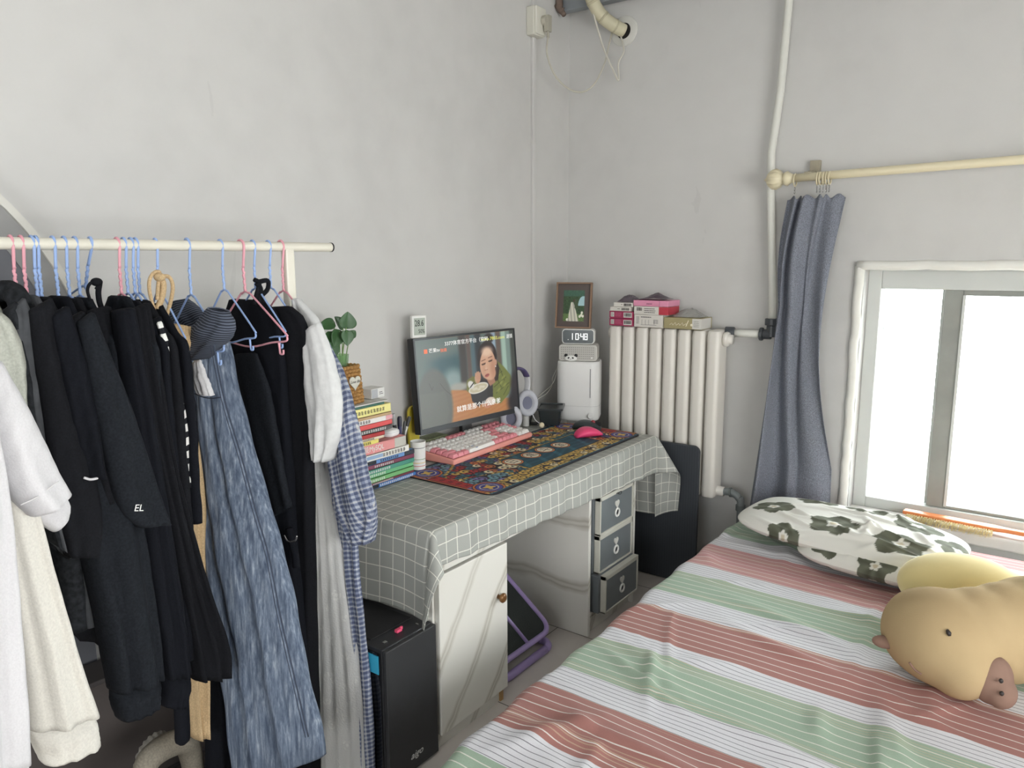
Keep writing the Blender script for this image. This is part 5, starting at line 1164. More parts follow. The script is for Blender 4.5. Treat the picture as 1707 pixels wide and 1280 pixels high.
def wed(u, v):
    n = 0.5 + 0.5 * math.sin(u * 61 + 7 * math.sin(v * 31)) * math.sin(v * 53 + 5 * math.sin(u * 27)); c = np.array([0.22, 0.32, 0.20]) * (0.5 + 0.9 * n)
    if u > 0.68 and v > 0.5 and (u - 0.95) ** 2 + (v - 0.5) ** 2 * 0.6 < 0.06: c = np.array([0.66, 0.80, 0.82])
    if v > 0.8: c = c * 0.6 + np.array([0.12, 0.2, 0.2])
    if v < 0.25: c = c + np.array([0.16, 0.17, 0.08])
    for fx, fy in ((0.87, 0.2), (0.95, 0.17), (0.9, 0.28), (0.8, 0.16), (0.2, 0.05)):
        if math.hypot(u - fx, (v - fy) * 1.3) < 0.055: c = np.array([0.93, 0.93, 0.86])
    cx = 0.42 + 0.1 * (0.65 - v); hw = 0.05 + 0.33 * max(0, 0.62 - v) ** 0.9
    if v < 0.62 and abs(u - cx) < hw: c = np.array([0.88, 0.87, 0.80]) * (0.88 + 0.12 * math.sin(u * 40 + v * 8))
    if math.hypot(u - 0.52, (v - 0.67) * 1.4) < 0.06: c = np.array([0.30, 0.22, 0.18])
    if 0.54 < u < 0.66 and 0.42 < v < 0.72: c = np.array([0.28, 0.34, 0.24])
    return c
b = MB(); cols = []; b.grid(lambda i, j: (-0.052 + 0.104 * i, -0.0028, 0.034 + 0.15 * j), 70, 100); b2 = [wed(i / 70, j / 100) for j in range(101) for i in range(71)]
o = b.build('photograph', painted(rough=0.4), t); paint(o, b2)
t = thing('panda_clip', 'small white panda head ornament at the front top of the humidifier', 'ornament', (0.205, -0.322, Z1 + 0.0005), TWR)
t.location = (0.216, -0.3105, Z1 + 0.0006)
MB().ell((0, 0, 0.014), (0.030, 0.008, 0.0145), None, 22, 12).build('head', WHITE, t, smooth=True)
for sx in (-1, 1):
    MB().ell((sx * 0.024, 0.002, 0.027), (0.0085, 0.005, 0.0085), None, 14, 8).build('ear', BLACK, t, smooth=True)
    MB().ell((sx * 0.010, -0.0068, 0.0165), (0.0052, 0.002, 0.0042), rotm(sx * 25, 'Y'), 12, 8).build('eye_patch', BLACK, t, smooth=True)
MB().ell((0, -0.0078, 0.0115), (0.0022, 0.0012, 0.0016), None, 10, 6).build('nose', BLACK, t, smooth=True)
def cord(name, label, pts, r=0.0017, mat=CABLE): return tag(MB().tube(smoothpath(pts, 8), r, 6).build(name, mat, None, smooth=True), label, 'cable')
cord('power_cable', 'thin white cable looping down the wall left of the humidifier', [at(934, 585, 1, -0.20), at(930, 610, 1, -0.22), at(921, 630, 0, 0.05), at(921, 640, 0, 0.04), at(912, 655, 0, 0.03), at(895, 668, 0, 0.02), at(893, 690, 0, 0.03)])
cord('power_cable', 'second thin white cable dropping from the speaker to the wall', [at(936, 588, 1, -0.19), at(928, 622, 0, 0.08), at(921, 640, 0, 0.055), at(908, 652, 0, 0.02), at(890, 668, 0, 0.012), at(880, 690, 0, 0.03)])

# ------------------------------------------------------------------ computer case, footrest, dark filler under the desk
t = thing('computer_case', 'tall black computer tower on the floor left of desk', 'computer', (0.30, -2.007, 0))
PCM = M((40, 41, 44), 0.5, var=0.03, name='case_black'); PH = 0.430
MB().box(0, 0.366, 0, 0.205, 0.012, PH).build('case_body', PCM, t, bevel=0.003)
MB().box(0.367, 0.382, 0.0, 0.205, 0.010, PH - 0.002).build('front_panel', M((48, 49, 51), 0.55, var=0.04, name='front_black'), t, bevel=0.003)
MB().box(0.03, 0.36, -0.004, -0.0005, 0.03, PH - 0.012).build('side_glass', M((22, 24, 28), 0.1, name='tinted_glass'), t, bevel=0.001)
MB().box(0.04, 0.30, 0.02, 0.185, PH, PH + 0.003).build('top_filter', M((30, 30, 32), 0.8), t, bevel=0.001)
b = MB(); b.box(0.335, 0.345, 0.03, 0.042, PH + 0.0005, PH + 0.002).box(0.335, 0.345, 0.165, 0.17, PH + 0.0005, PH + 0.002); b.build('port', CHROME, t)
b = MB(); b.box(0.322, 0.334, 0.092, 0.112, PH + 0.001, PH + 0.010).box(0.325, 0.331, 0.110, 0.118, PH + 0.004, PH + 0.013); b.build('usb_receiver', M((232, 84, 120), 0.4), t, bevel=0.001)
MB().box(0.27, 0.355, -0.006, -0.0042, PH - 0.075, PH - 0.02).build('blue_sticker', M((60, 170, 206), 0.4), t)
lettering('aigo', (0.3835, 0.108, 0.060), (0, 1, 0.0), (0, 0.0, 1), 0.030, M((206, 206, 204), 0.4), t, shear=0.35, width=1.05)
for sx in (0.03, 0.33):
    for sy in (0.02, 0.17): MB().box(sx, sx + 0.03, sy, sy + 0.02, 0, 0.0118).build('foot', BLACK, t)

t = thing('footrest', 'purple framed black footrest sloping on the floor under the desk', 'footrest', (0.45, -1.235, 0))
PUR = M((172, 152, 206), 0.4, name='purple_plastic'); b = MB()
sl = math.atan2(0.225 - 0.075, 0.20); Mx = Matrix.Translation((0.155, 0, 0.075)) @ Matrix.Rotation(PI - 0 , 4, 'Z') @ Matrix.Rotation(-sl, 4, 'Y')
outer = rrect(0.0, 0.36, -0.17, 0.17, 0.05, 6)
b = MB(); b.M = Mx; b.tube([(x, y, 0) for x, y in outer] + [(outer[0][0], outer[0][1], 0)], 0.011, 10); b.tube([(0.0, -0.02, 0), (0.36, -0.02, 0)], 0.009, 10); b.build('frame', PUR, t, smooth=True)
b = MB(); b.M = Mx; b.prism(rrect(0.006, 0.354, -0.164, 0.164, 0.045, 6), -0.012, 0.002); pd = b.build('pad', M((42, 48, 46), 0.8, bump=0.4, bscale=300, name='rubber_pad'), t)
for x, y in ((0.06, 0.06), (0.12, 0.08), (0.2, 0.10), (0.25, 0.04), (0.08, 0.12)):
    b = MB(); b.M = Mx; b.ell((x, y, 0.003), (0.003, 0.003, 0.003), None, 8, 6); b.build('stud', CHROME, pd)
ro = rrect(-0.15, 0.165, -0.165, 0.17, 0.05, 6); b = MB(); b.tube([(x, y, 0.016) for x, y in ro] + [(ro[0][0], ro[0][1], 0.016)], 0.0155, 10); b.build('floor_ring', PUR, t, smooth=True)
for sy in (-0.14, 0.14): MB().tube([(0.12, sy, 0.03), (0.135, sy, 0.075)], 0.012, 8).build('strut', PUR, t)
for sy in (-0.14, 0.14): MB().tube([(-0.12, sy, 0.03), (-0.1, sy, 0.22)], 0.010, 8).build('strut', PUR, t)

t = thing('dark_gap_filler', 'black bin shape filling the dark gap under the desk behind the footrest', 'bin', (0.15, -1.22, 0))  # black shape put in to fill the dark gap under the desk
b = MB(); rings = [[(x * s, y * s, z) for x, y in rrect(-0.075, 0.075, -0.21, 0.21, 0.03, 4)] for z, s in ((0, .88), (0.46, 1.0), (0.47, 1.02), (0.47, 0.97), (0.02, 0.86))]
b.loft(rings); b.build('filler_body', BLACK, t, smooth=True, angle=35)

# ------------------------------------------------------------------ arched mirror panel, made-up wall-shade chest, neck pillow
t = thing('arched_mirror', 'large round topped dark mirror leaning on the left wall behind the clothes', 'mirror', (0.012, -3.10, 0))
def archpts(R_, n=40): return [(-R_, 0.02)] + [(-R_ * math.cos(PI * k / n), 1.18 + R_ * math.sin(PI * k / n)) for k in range(n + 1)] + [(R_, 0.02)]
def archring(b, Ra, Rb, x0, x1):
    A_, B_ = archpts(Ra), archpts(Rb); n = len(A_)
    for k in range(n - 1):
        q = [A_[k], A_[k + 1], B_[k + 1], B_[k]]
        b.add([(x0, y, z) for y, z in q] + [(x1, y, z) for y, z in q], [(0, 1, 2, 3), (7, 6, 5, 4), (0, 4, 5, 1), (1, 5, 6, 2), (2, 6, 7, 3), (3, 7, 4, 0)])
    return b
archring(MB(), 0.700, 0.682, 0.0, 0.03).build('rim', M((216, 214, 206), 0.35, name='pale_rim'), t)
archring(MB(), 0.682, 0.62, 0.004, 0.022).build('outer_band', M((150, 150, 148), 0.4, name='grey_reflection'), t)  # light grey reflection in the mirror painted as a ring
archring(MB(), 0.62, 0.50, 0.004, 0.018).build('middle_band', M((104, 106, 112), 0.4, name='mid_grey_reflection'), t)  # darker reflected tone painted as a second ring
b = MB(); b.M = Matrix(((0, 0, 1, 0.004), (1, 0, 0, 0), (0, 1, 0, 0), (0, 0, 0, 1))); b.prism(archpts(0.50), 0, 0.010); b.build('dark_reflection', M((66, 68, 76), 0.3, name='reflected_dark_grey'), t)  # darkness reflected by the mirror put into a flat dark grey
t = thing('wall_shade_chest', 'made-up dark brown chest standing for wall shade beneath the hanging clothes', 'chest', (0.045, -2.80, 0))  # made-up chest; its dark colour stands in for shade on the wall
MB().box(0, 0.10, 0, 0.92, 0.0, 0.40).build('chest_body', M((74, 68, 66), 0.7, var=0.05, name='wall_shade_brown'), t, bevel=0.006)
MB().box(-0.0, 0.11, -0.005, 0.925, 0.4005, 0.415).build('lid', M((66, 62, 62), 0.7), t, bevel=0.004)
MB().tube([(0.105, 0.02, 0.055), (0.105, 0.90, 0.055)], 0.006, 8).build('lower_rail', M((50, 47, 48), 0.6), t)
t = thing('neck_pillow', 'beige curved neck pillow with grey braided strap low under the clothes', 'pillow', (0.36, -2.44, 0.0))
def P3(px, py, x): q = at(px, py, 0, x); return (q[0] - 0.36, q[1] + 2.44, q[2])
BEI = fabric((136, 130, 118), 'beige_plush', 200, 0.08, 0.3)
MB().tube(smoothpath([P3(232, 1330, .40), P3(238, 1290, .40), P3(252, 1262, .40), P3(278, 1243, .38), P3(305, 1236, .36), P3(316, 1250, .34), P3(324, 1290, .34), P3(330, 1330, .34)], 8), [0.022 + 0.010 * math.sin(PI * k / 56) for k in range(57)], 16).build('cushion_tube', BEI, t, smooth=True)
MB().tube(smoothpath([P3(226, 1300, .33), P3(234, 1262, .33), P3(246, 1240, .33), P3(262, 1227, .33), P3(274, 1226, .33)], 8), [0.011 + 0.002 * math.sin(k * 1.7) for k in range(33)], 12).build('braided_strap', M((150, 146, 138), 0.9, bump=0.6, bscale=160, name='braid'), t, smooth=True)
MB().box(-0.12, 0.10, -0.12, 0.16, 0.0, 0.09).build('bag_base', M((34, 38, 50), 0.8, name='navy_cloth'), t, bevel=0.02, seg=3)

# ------------------------------------------------------------------ clothes rack
RX, RZ, RR = 0.40, 1.536, 0.0125
def hooky(px): return at(px, 404, 0, RX)[1]
RODW = M((222, 218, 204), 0.35, name='rack_enamel')
t = thing('clothes_rack', 'cream metal clothes rack whose rod runs in front of the left wall', 'clothes rack', (RX, -2.05, 0))
MB().tube([(0, -1.35, RZ), (0, 0.147, RZ)], RR, 20).build('rail', RODW, t, smooth=True, angle=50)
MB().tube([(0, 0.147, RZ), (0, 0.1515, RZ)], RR * 1.06, 20).build('end_cap', BLACK, t, smooth=True, angle=50)
for y in (0.0, -1.25):
    MB().box(-0.012, 0.012, y - 0.014, y + 0.014, 0.03, RZ - 0.005).build('post', RODW, t, bevel=0.004)
    MB().box(-0.23, 0.23, y - 0.014, y + 0.014, 0.0, 0.028).build('foot_bar', RODW, t, bevel=0.004)
MB().tube([(0, -1.25, 0.10), (0, 0, 0.10)], 0.008, 10).build('lower_bar', RODW, t, smooth=True)

HB = M((150, 176, 222), 0.4, var=0.04, name='blue_coated_wire'); HPK = M((226, 160, 172), 0.4, var=0.04, name='pink_coated_wire')
def make_hanger(mat, lab, hw=0.160, spread=0.0):
    t = thing('hanger', lab, 'hanger', (RX, 0, RZ)); r = 0.0026
    hook = [(RR * 1.27 * math.cos(a) - 0.002, 0, RR * 1.27 * math.sin(a)) for a in [math.radians(200 - k * 20) for k in range(11)]]
    hook += [(0.012, 0, -0.012), (0.006, 0, -0.035), (0.002, 0, -0.055)]
    MB().tube(smoothpath(hook, 3), r * 1.25, 8).build('hook', mat, t, smooth=True)
    b = MB(); pts = [(0.001 + 0.0008 * math.cos(k * 0.9), 0.0008 * math.sin(k * 0.9), -0.05 - k * 0.0023) for k in range(31)]; b.tube(pts, [0.0034 + 0.0005 * math.sin(k * 1.9) for k in range(31)], 8); b.build('twisted_neck', mat, t, smooth=True)
    fr = [(0.0, 0, -0.116), (0.016, 0, -0.122), (0.028, 0, -0.128), (hw - 0.01, 0, -0.222), (hw, 0, -0.234), (hw - 0.006, 0, -0.246), (hw * .6, 0, -0.250), (0, 0, -0.262), (-hw * .6, 0, -0.250), (-hw + 0.006, 0, -0.246), (-hw, 0, -0.234), (-hw + 0.01, 0, -0.222), (-0.028, 0, -0.128), (-0.016, 0, -0.122), (0.0, 0, -0.116)]
    MB().tube(smoothpath(fr, 4), r, 8).build('wire_frame', mat, t, smooth=True)
    for s in (-1, 1): MB().tube(smoothpath([(s * hw * .78, 0, -0.248), (s * hw * .79, 0, -0.268), (s * hw * .80, 0, -0.278), (s * hw * .87, 0, -0.278), (s * hw * .88, 0, -0.268)], 4), r, 8).build('strap_hook', mat, t, smooth=True)
    return t
HK = [(18, 'p', 'pink hanger with charcoal fleece, nearest to the left edge'), (35, 'p', 'pink hanger carrying the washed grey top'), (53, 'b', 'blue hanger of the first black tee, beside pink one'), (60, 'b', 'blue hanger touching its blue neighbour at the left'), (88, 'b', 'blue hanger holding the black polo with white neck trim'),
      (107, 'b', 'blue hanger just right of the polo hanger'), (125, 'b', 'blue hanger left of the long necked one with knotted string'), (150, 'b', 'blue hanger whose bare arm dips beside the black string knot'), (195, 'p', 'pale pink hanger at the left of the tight group of four'), (206, 'b', 'blue hanger next to the pale pink one in the tight group'),
      (218, 'b', 'blue hanger third in the tight group of four'), (226, 'b', 'blue hanger rightmost of the tight group of four'), (259, 'b', 'blue hanger carrying khaki drawstring trousers'), (312, 'b', 'blue hanger holding the blue denim jeans'), (367, 'b', 'blue hanger with bare arms spanning the black trousers'),
      (401, 'p', 'pink hanger with bare lower bar over the black trousers'), (421, 'b', 'blue hanger topped by a black ribbon bow'), (447, 'b', 'blue hanger of the rear black trousers beside the rack post'), (468, 'p', 'pink hanger carrying white blouse at the rack post')]
protos = {}; rr = random.Random(8)
for px, c, lab in HK:
    if c not in protos: h = protos[c] = make_hanger(HB if c == 'b' else HPK, lab)
    else: h = copy_tree(protos[c])
    h.location = (RX, hooky(px), RZ); h.rotation_euler = (0, 0, rr.uniform(-.02, .02)); h['label'] = lab; h['group'] = 'coated wire hangers on the rack'
    if px < 240: h.scale = (0.74, 1, 0.92)
    if px == 150: h.rotation_euler = (0, 0.52, -0.1)
    if px == 367: h.rotation_euler = (0, -0.04, -0.02)
    if px == 401: h.rotation_euler = (0, -0.06, -0.06); h.scale = (1.06, 1, 0.98)
    if px == 259: h.scale = (0.6, 1, 0.9)
    if px == 468: h.scale = (0.85, 1, 1)
    if px == 312: h.scale = (0.75, 1, 1)

for yy, lab in ((-2.765, 'blue hanger inside the pale grey green shirt'), (-2.81, 'blue hanger inside the cream sweatshirt'), (-2.86, 'blue hanger inside the white tee'), (-2.92, 'blue hanger inside the leftmost white garment')):
    h = copy_tree(protos['b']); h.location = (RX, yy, RZ); h.rotation_euler = (0, 0, 0); h.scale = (0.74, 1, 0.92); h['label'] = lab; h['group'] = 'coated wire hangers on the rack'

# ------------------------------------------------------------------ garments
def resample(P, n):
    P = [np.array(p, float) for p in P]; d = [0]
    for i in range(len(P) - 1): d.append(d[-1] + np.linalg.norm(P[i + 1] - P[i]))
    out = []
    # smooth interpolation with catmull-rom on arc length
    for k in range(n + 1):
        s = d[-1] * k / n; i = max(0, min(len(P) - 2, int(np.searchsorted(d, s, side='right') - 1))); t_ = (s - d[i]) / max(1e-9, d[i + 1] - d[i])
        p0 = P[i - 1] if i > 0 else 2 * P[0] - P[1]; p3 = P[i + 2] if i + 2 < len(P) else 2 * P[-1] - P[-2]; a, c = P[i], P[i + 1]
        out.append(0.5 * (2 * a + (-p0 + c) * t_ + (2 * p0 - 5 * a + 4 * c - p3) * t_ ** 2 + (-p0 + 3 * a - 3 * c + p3) * t_ ** 3))
    return out
def cloth_tube(name, mat, parent, L, R_, ax, val, thick=0.03, folds=3, amp=0.008, seed=0, ns=46, nc=44, top=0.5, solid=0.002, cuff=0.0, val2=None, topcap=True, fold_top=0.2, crk=0.0016, dR=0.0):
    """a hanging tube of fabric between two edge lines (pixel lines laid on the plane axis ax = val)"""
    rs = random.Random(seed); ph = [rs.uniform(0, 6.28) for _ in range(8)]
    v2 = val if val2 is None else val2
    def conv(P, n, off=0.0): 
        Q = []
        for k, p in enumerate(P): Q.append(at(p[0], p[1], ax, val + off + (v2 - val) * k / max(1, len(P) - 1)) if len(p) == 2 else np.array(p))
        return resample(Q, n)
    Lw, Rw = conv(L, ns), conv(R_, ns, dR); oa = 1 if ax == 0 else 0
    nrm = np.array([0., 0., 0.]); nrm[ax] = 1.0
    rings = []; uvr = []; acc = 0
    for k in range(ns + 1):
        s = k / ns; l, r = Lw[k], Rw[k]; w_ = np.linalg.norm(r - l); ring = []; uu = []
        if k: acc += (np.linalg.norm(l - Lw[k - 1]) + np.linalg.norm(r - Rw[k - 1])) / 2
        th = thick * (top + (1 - top) * min(1, s * 2.5)); A_ = amp * (fold_top + (1 - fold_top) * s ** 0.8)
        sh = 1.0
        if cuff and s > 1 - cuff: sh = 0.90
        for q in range(nc):
            a = 2 * PI * q / nc; c = (1 + math.cos(a)) / 2; c2 = 0.5 + (c - 0.5) * sh; p = l + (r - l) * c2
            wob = A_ * (math.sin(2 * PI * folds * c + ph[0] + 1.6 * s + 0.5 * math.sin(5 * s + ph[1])) + 0.5 * math.sin(2 * PI * folds * 1.9 * c + ph[2] - 2.3 * s) + 0.35 * math.sin(9 * s + 5 * c + ph[3]))
            cr = crk * math.sin(31 * s + 9 * c + ph[4]) * math.sin(7 * c + 13 * s + ph[5])
            off = (th * sh) * math.sin(a) * (abs(math.sin(a)) ** -0.35 if abs(math.sin(a)) > 1e-3 else 0) + wob * (4 * c * (1 - c)) ** 0.35 + cr
            ring.append(tuple(p + nrm * off)); uu.append((w_ * c + (0 if math.sin(a) >= 0 else 0.37), acc))
        rings.append(ring); uvr.append(uu)
    if topcap:
        c = np.mean(np.array(rings[0]), 0); r0 = [tuple(c + (np.array(p) - c) * np.array([0.8 if i != ax else 0.2 for i in range(3)]) + np.array([0, 0, 0.003])) for p in rings[0]]
        rings.insert(0, r0); uvr.insert(0, uvr[0])
    b = MB(); b.loft(rings, topcap, False, 0, uvr); return b.build(name, mat, parent, smooth=True, solid=solid)
def body(parent, mat, y, zt, zb, hs=0.138, hb=0.142, thick=0.020, seed=0, name='torso', dx=0.0, **kw):
    """torso hanging flat across the rod"""
    c = RX + dx
    L = [(c - 0.045, y, zt), (c - hs * .75, y, zt - 0.06), (c - hs, y, zt - 0.09), (c - hs - 0.006, y, zt - 0.2), (c - hb, y, zb)]
    R_ = [(c + 0.045, y, zt), (c + hs * .75, y, zt - 0.06), (c + hs, y, zt - 0.09), (c + hs + 0.006, y, zt - 0.2), (c + hb, y, zb)]
    return cloth_tube(name, mat, parent, L, R_, 1, y, thick=thick, seed=seed, amp=kw.get('amp', 0.006), folds=kw.get('folds', 3))
def garment(name, label, cat, px, group=None, y=None):
    t = thing(name, label, cat, (0, 0, 0), 0, group); t['_y'] = hooky(px) if y is None else y; del t['_y']; return t
BK1 = fabric((24, 25, 29), 'black_cotton', 260, 0.08, 0.25); BK2 = fabric((20, 22, 28), 'black_jersey', 300, 0.08, 0.25); BK3 = fabric((30, 33, 38), 'soft_black_fleece', 200, 0.10, 0.3)
WH1 = fabric((212, 211, 213), 'white_cotton', 300, 0.02, 0.25); CRM = fabric((220, 217, 208), 'cream_fleece', 240, 0.03, 0.3)
CHAR = fabric((38, 40, 43), 'charcoal_fleece', 90, 0.2, 0.5); WASH = fabric((76, 78, 81), 'washed_grey', 40, 0.2, 0.3, big=0.6); GRN = fabric((176, 178, 168), 'grey_green_cotton', 240, 0.05, 0.25)
KHA = fabric((196, 170, 132), 'khaki_twill', 260, 0.07, 0.3)
GG = None
def band_line(parent, mat, pts, ax, val, r, name='trim'):
    return MB().tube(smoothpath([at(x, y, ax, val) if True else 0 for x, y in pts], 6), r, 8).build(name, mat, parent, smooth=True)

# white and cream tops nearest the camera
t = garment('white_shirt', 'plain white garment at the very left edge of the rack, nearest', 'shirt', -60)
body(t, WH1, -2.92, 1.41, 0.80, seed=2)
cloth_tube('shirt_front', WH1, t, [(-75, 560), (-95, 800), (-100, 1050), (-100, 1300)], [(-40, 560), (-8, 720), (14, 860), (28, 1030), (38, 1160), (43, 1262)], 0, 0.70, 0.045, 2, 0.012, 1)
cloth_tube('hem_band', WH1, t, [(-100, 1262), (-98, 1300)], [(42, 1262), (46, 1310)], 0, 0.70, 0.043, 2, 0.010, 1, ns=8)
t = garment('white_tshirt', 'white short sleeved tee whose sleeve sticks out beyond the black ones', 'shirt', -40)
body(t, WH1, -2.86, 1.41, 0.85, seed=3)
cloth_tube('sleeve', WH1, t, [(-30, 610), (-30, 700), (-5, 790), (20, 832), (46, 858)], [(0, 603), (30, 658), (62, 722), (92, 785), (110, 818)], 0, 0.66, 0.05, 1, 0.006, 5, top=0.4)
cloth_tube('sleeve', WH1, t, [(0, 760), (40, 830), (62, 868), (84, 884)], [(60, 760), (95, 815), (110, 835), (112, 850)], 0, 0.625, 0.03, 1, 0.004, 6, ns=20)
band_line(t, M((214, 213, 214), 0.8, name='stitch'), [(34, 842), (62, 828), (98, 802)], 0, 0.715, 0.0011, 'stitching')
t = garment('cream_sweatshirt', 'cream long sleeved sweatshirt with a ribbed cuff hanging low at left', 'sweatshirt', -20)
body(t, CRM, -2.81, 1.41, 0.80, seed=4)
cloth_tube('sleeve', CRM, t, [(-40, 690), (-20, 820), (2, 930), (22, 1040), (36, 1140), (44, 1212)], [(20, 690), (48, 800), (72, 905), (98, 1000), (125, 1090), (157, 1183)], 0, 0.61, 0.05, 2, 0.008, 8, top=0.6)
cloth_tube('cuff', CRM, t, [(46, 1210), (56, 1240), (70, 1270)], [(153, 1180), (158, 1210), (162, 1234)], 0, 0.61, 0.044, 3, 0.003, 9, ns=14)
t = garment('grey_green_shirt', 'pale grey green shirt behind the white tee at left', 'shirt', 0)
body(t, GRN, -2.765, 1.42, 0.85, seed=5)
cloth_tube('sleeve', GRN, t, [(-25, 540), (-25, 640), (-10, 760)], [(0, 521), (15, 535), (28, 562), (37, 600), (41, 670), (44, 760)], 0, 0.55, 0.04, 2, 0.006, 10)
t = garment('charcoal_jacket', 'dark charcoal fleece jacket with a round fluffy collar on pink hanger', 'jacket', 18)
y = hooky(18); body(t, CHAR, y, 1.43, 0.75, thick=0.03, seed=6)
cloth_tube('sleeve', CHAR, t, [(8, 520), (15, 620), (40, 760), (80, 900)], [(28, 505), (46, 540), (62, 640), (75, 760), (110, 930)], 0, 0.545, 0.035, 2, 0.006, 11)
b = MB(); p = at(14, 500, 0, 0.44); b.tube(smoothpath([(p[0] + 0.055 * math.cos(a), p[1], p[2] - 0.012 + 0.03 * math.sin(a)) for a in [PI * k / 8 for k in range(9)]], 4), 0.021, 12); b.build('collar', CHAR, t, smooth=True)
t = garment('washed_grey_top', 'washed grey cotton top between charcoal jacket and first black tee', 'shirt', 35)
y = hooky(35); body(t, WASH, y, 1.43, 0.75, thick=0.02, seed=7)
cloth_tube('sleeve', WASH, t, [(20, 520), (28, 640), (55, 760), (85, 900)], [(40, 498), (52, 530), (62, 600), (66, 680), (92, 830), (115, 930)], 0, 0.555, 0.025, 1, 0.005, 12)

# the black ones
t = garment('black_tshirt', 'black tee whose wide open sleeve hangs lowest at the left', 'shirt', 55)
y = hooky(57); body(t, BK1, y, 1.425, 0.70, seed=13)
cloth_tube('sleeve', BK1, t, [(50, 520), (62, 640), (82, 780), (96, 860), (110, 926)], [(86, 500), (105, 570), (130, 660), (152, 780), (164, 862), (157, 922)], 0, 0.575, 0.035, 1, 0.006, 14)
t = garment('black_polo', 'black polo shirt with white neck trim and a white sleeve stripe', 'shirt', 88)
y = hooky(88); body(t, BK2, y, 1.425, 0.72, seed=15)
cloth_tube('sleeve', BK2, t, [(84, 530), (100, 640), (122, 740), (138, 796)], [(112, 512), (136, 595), (158, 700), (171, 792)], 0, 0.585, 0.035, 1, 0.005, 16)
band_line(t, WH1, [(140, 796), (150, 799), (162, 797), (171, 793)], 0, 0.618, 0.0026, 'sleeve_trim')
band_line(t, WH1, [(107, 513), (101, 518), (98, 530), (98, 545)], 0, 0.50, 0.0024, 'neck_trim')
t = garment('black_tshirt', 'black tee with a square sleeve hem right of the polo', 'shirt', 107)
y = hooky(107); body(t, BK1, y, 1.42, 0.68, seed=17)
cloth_tube('sleeve', BK1, t, [(112, 540), (130, 640), (152, 760), (168, 840)], [(138, 520), (165, 620), (195, 720), (219, 818)], 0, 0.575, 0.035, 1, 0.006, 18)
t = garment('black_tshirt', 'black tee with small white letters on its flared sleeve', 'shirt', 125)
y = hooky(125); body(t, BK3, y, 1.42, 0.66, seed=19)
cloth_tube('sleeve', BK3, t, [(130, 540), (150, 660), (176, 780), (198, 850), (224, 876)], [(155, 522), (190, 612), (224, 705), (252, 792), (279, 872)], 0, 0.60, 0.03, 1, 0.006, 20)
p = at(232, 847, 0, 0.642); lettering('EL', tuple(p), (0, 1, -0.25), (0.1, 0.2, 1), 0.020, INKW, t)
t = garment('black_string_trousers', 'black trousers hung by a knotted black string loop', 'trousers', 150)
y = hooky(150)
cloth_tube('trouser_body', BK1, t, [(148, 520), (158, 640), (180, 800), (205, 960)], [(182, 512), (214, 600), (236, 700), (262, 880), (280, 1040)], 0, 0.50, 0.035, 3, 0.008, 21)
b = MB(); b.tube(smoothpath([at(x, yy, 0, 0.455) for x, yy in ((150, 500), (146, 485), (149, 474), (158, 469), (164, 474), (160, 482))], 6), 0.0034, 8); b.tube(smoothpath([at(x, yy, 0, 0.455) for x, yy in ((166, 472), (164, 490), (168, 510), (180, 530))], 6), 0.006, 8); b.build('drawstring', BK1, t, smooth=True)
MB().ell(tuple(at(161, 470, 0, 0.455)), (0.012, 0.012, 0.009), None, 14, 8).build('drawstring_knot', BK1, t, smooth=True)
t = garment('black_sweatshirt', 'black long sleeved sweatshirt whose cuff hangs furthest down left', 'sweatshirt', 195)
y = hooky(190); body(t, BK3, y, 1.42, 0.60, seed=22)
cloth_tube('sleeve', BK3, t, [(100, 780), (132, 900), (158, 1020), (178, 1120), (184, 1150)], [(196, 620), (220, 800), (240, 920), (256, 1030), (265, 1125)], 0, 0.56, 0.05, 2, 0.010, 23)
cloth_tube('cuff', BK3, t, [(184, 1148), (190, 1178), (198, 1198)], [(263, 1120), (262, 1146), (261, 1168)], 0, 0.56, 0.043, 4, 0.003, 24, ns=12)
t = garment('black_hoodie', 'black hooded top with a ribbed cuff next to the low cuff', 'hoodie', 206)
y = hooky(206); body(t, BK2, y, 1.41, 0.58, seed=25)
cloth_tube('sleeve', BK2, t, [(190, 520), (205, 680), (224, 860), (246, 1000), (264, 1125)], [(222, 515), (246, 660), (272, 840), (296, 990), (313, 1118)], 0, 0.545, 0.045, 2, 0.008, 26)
cloth_tube('cuff', BK2, t, [(266, 1120), (265, 1148), (264, 1172)], [(312, 1116), (312, 1140), (304, 1174)], 0, 0.545, 0.038, 4, 0.003, 27, ns=12)
b = MB(); b.tube(smoothpath([at(x, yy, 0, 0.5) for x, yy in ((302, 1165), (303, 1190), (304, 1215), (304, 1240))], 5), [0.017, 0.018] + [0.018] * 12 + [0.016, 0.008], 10); b.build('hanging_strap', BK2, t, smooth=True)
t = garment('black_dress', 'black flared dress reaching down to the khaki trouser leg', 'dress', 222)
y = hooky(222); body(t, BK1, y, 1.41, 0.72, seed=28)
cloth_tube('skirt', BK1, t, [(218, 520), (236, 700), (270, 880), (298, 1010), (322, 1132)], [(246, 506), (264, 620), (286, 760), (311, 862), (346, 980), (376, 1068), (380, 1120)], 0, 0.52, 0.035, 3, 0.010, 29)
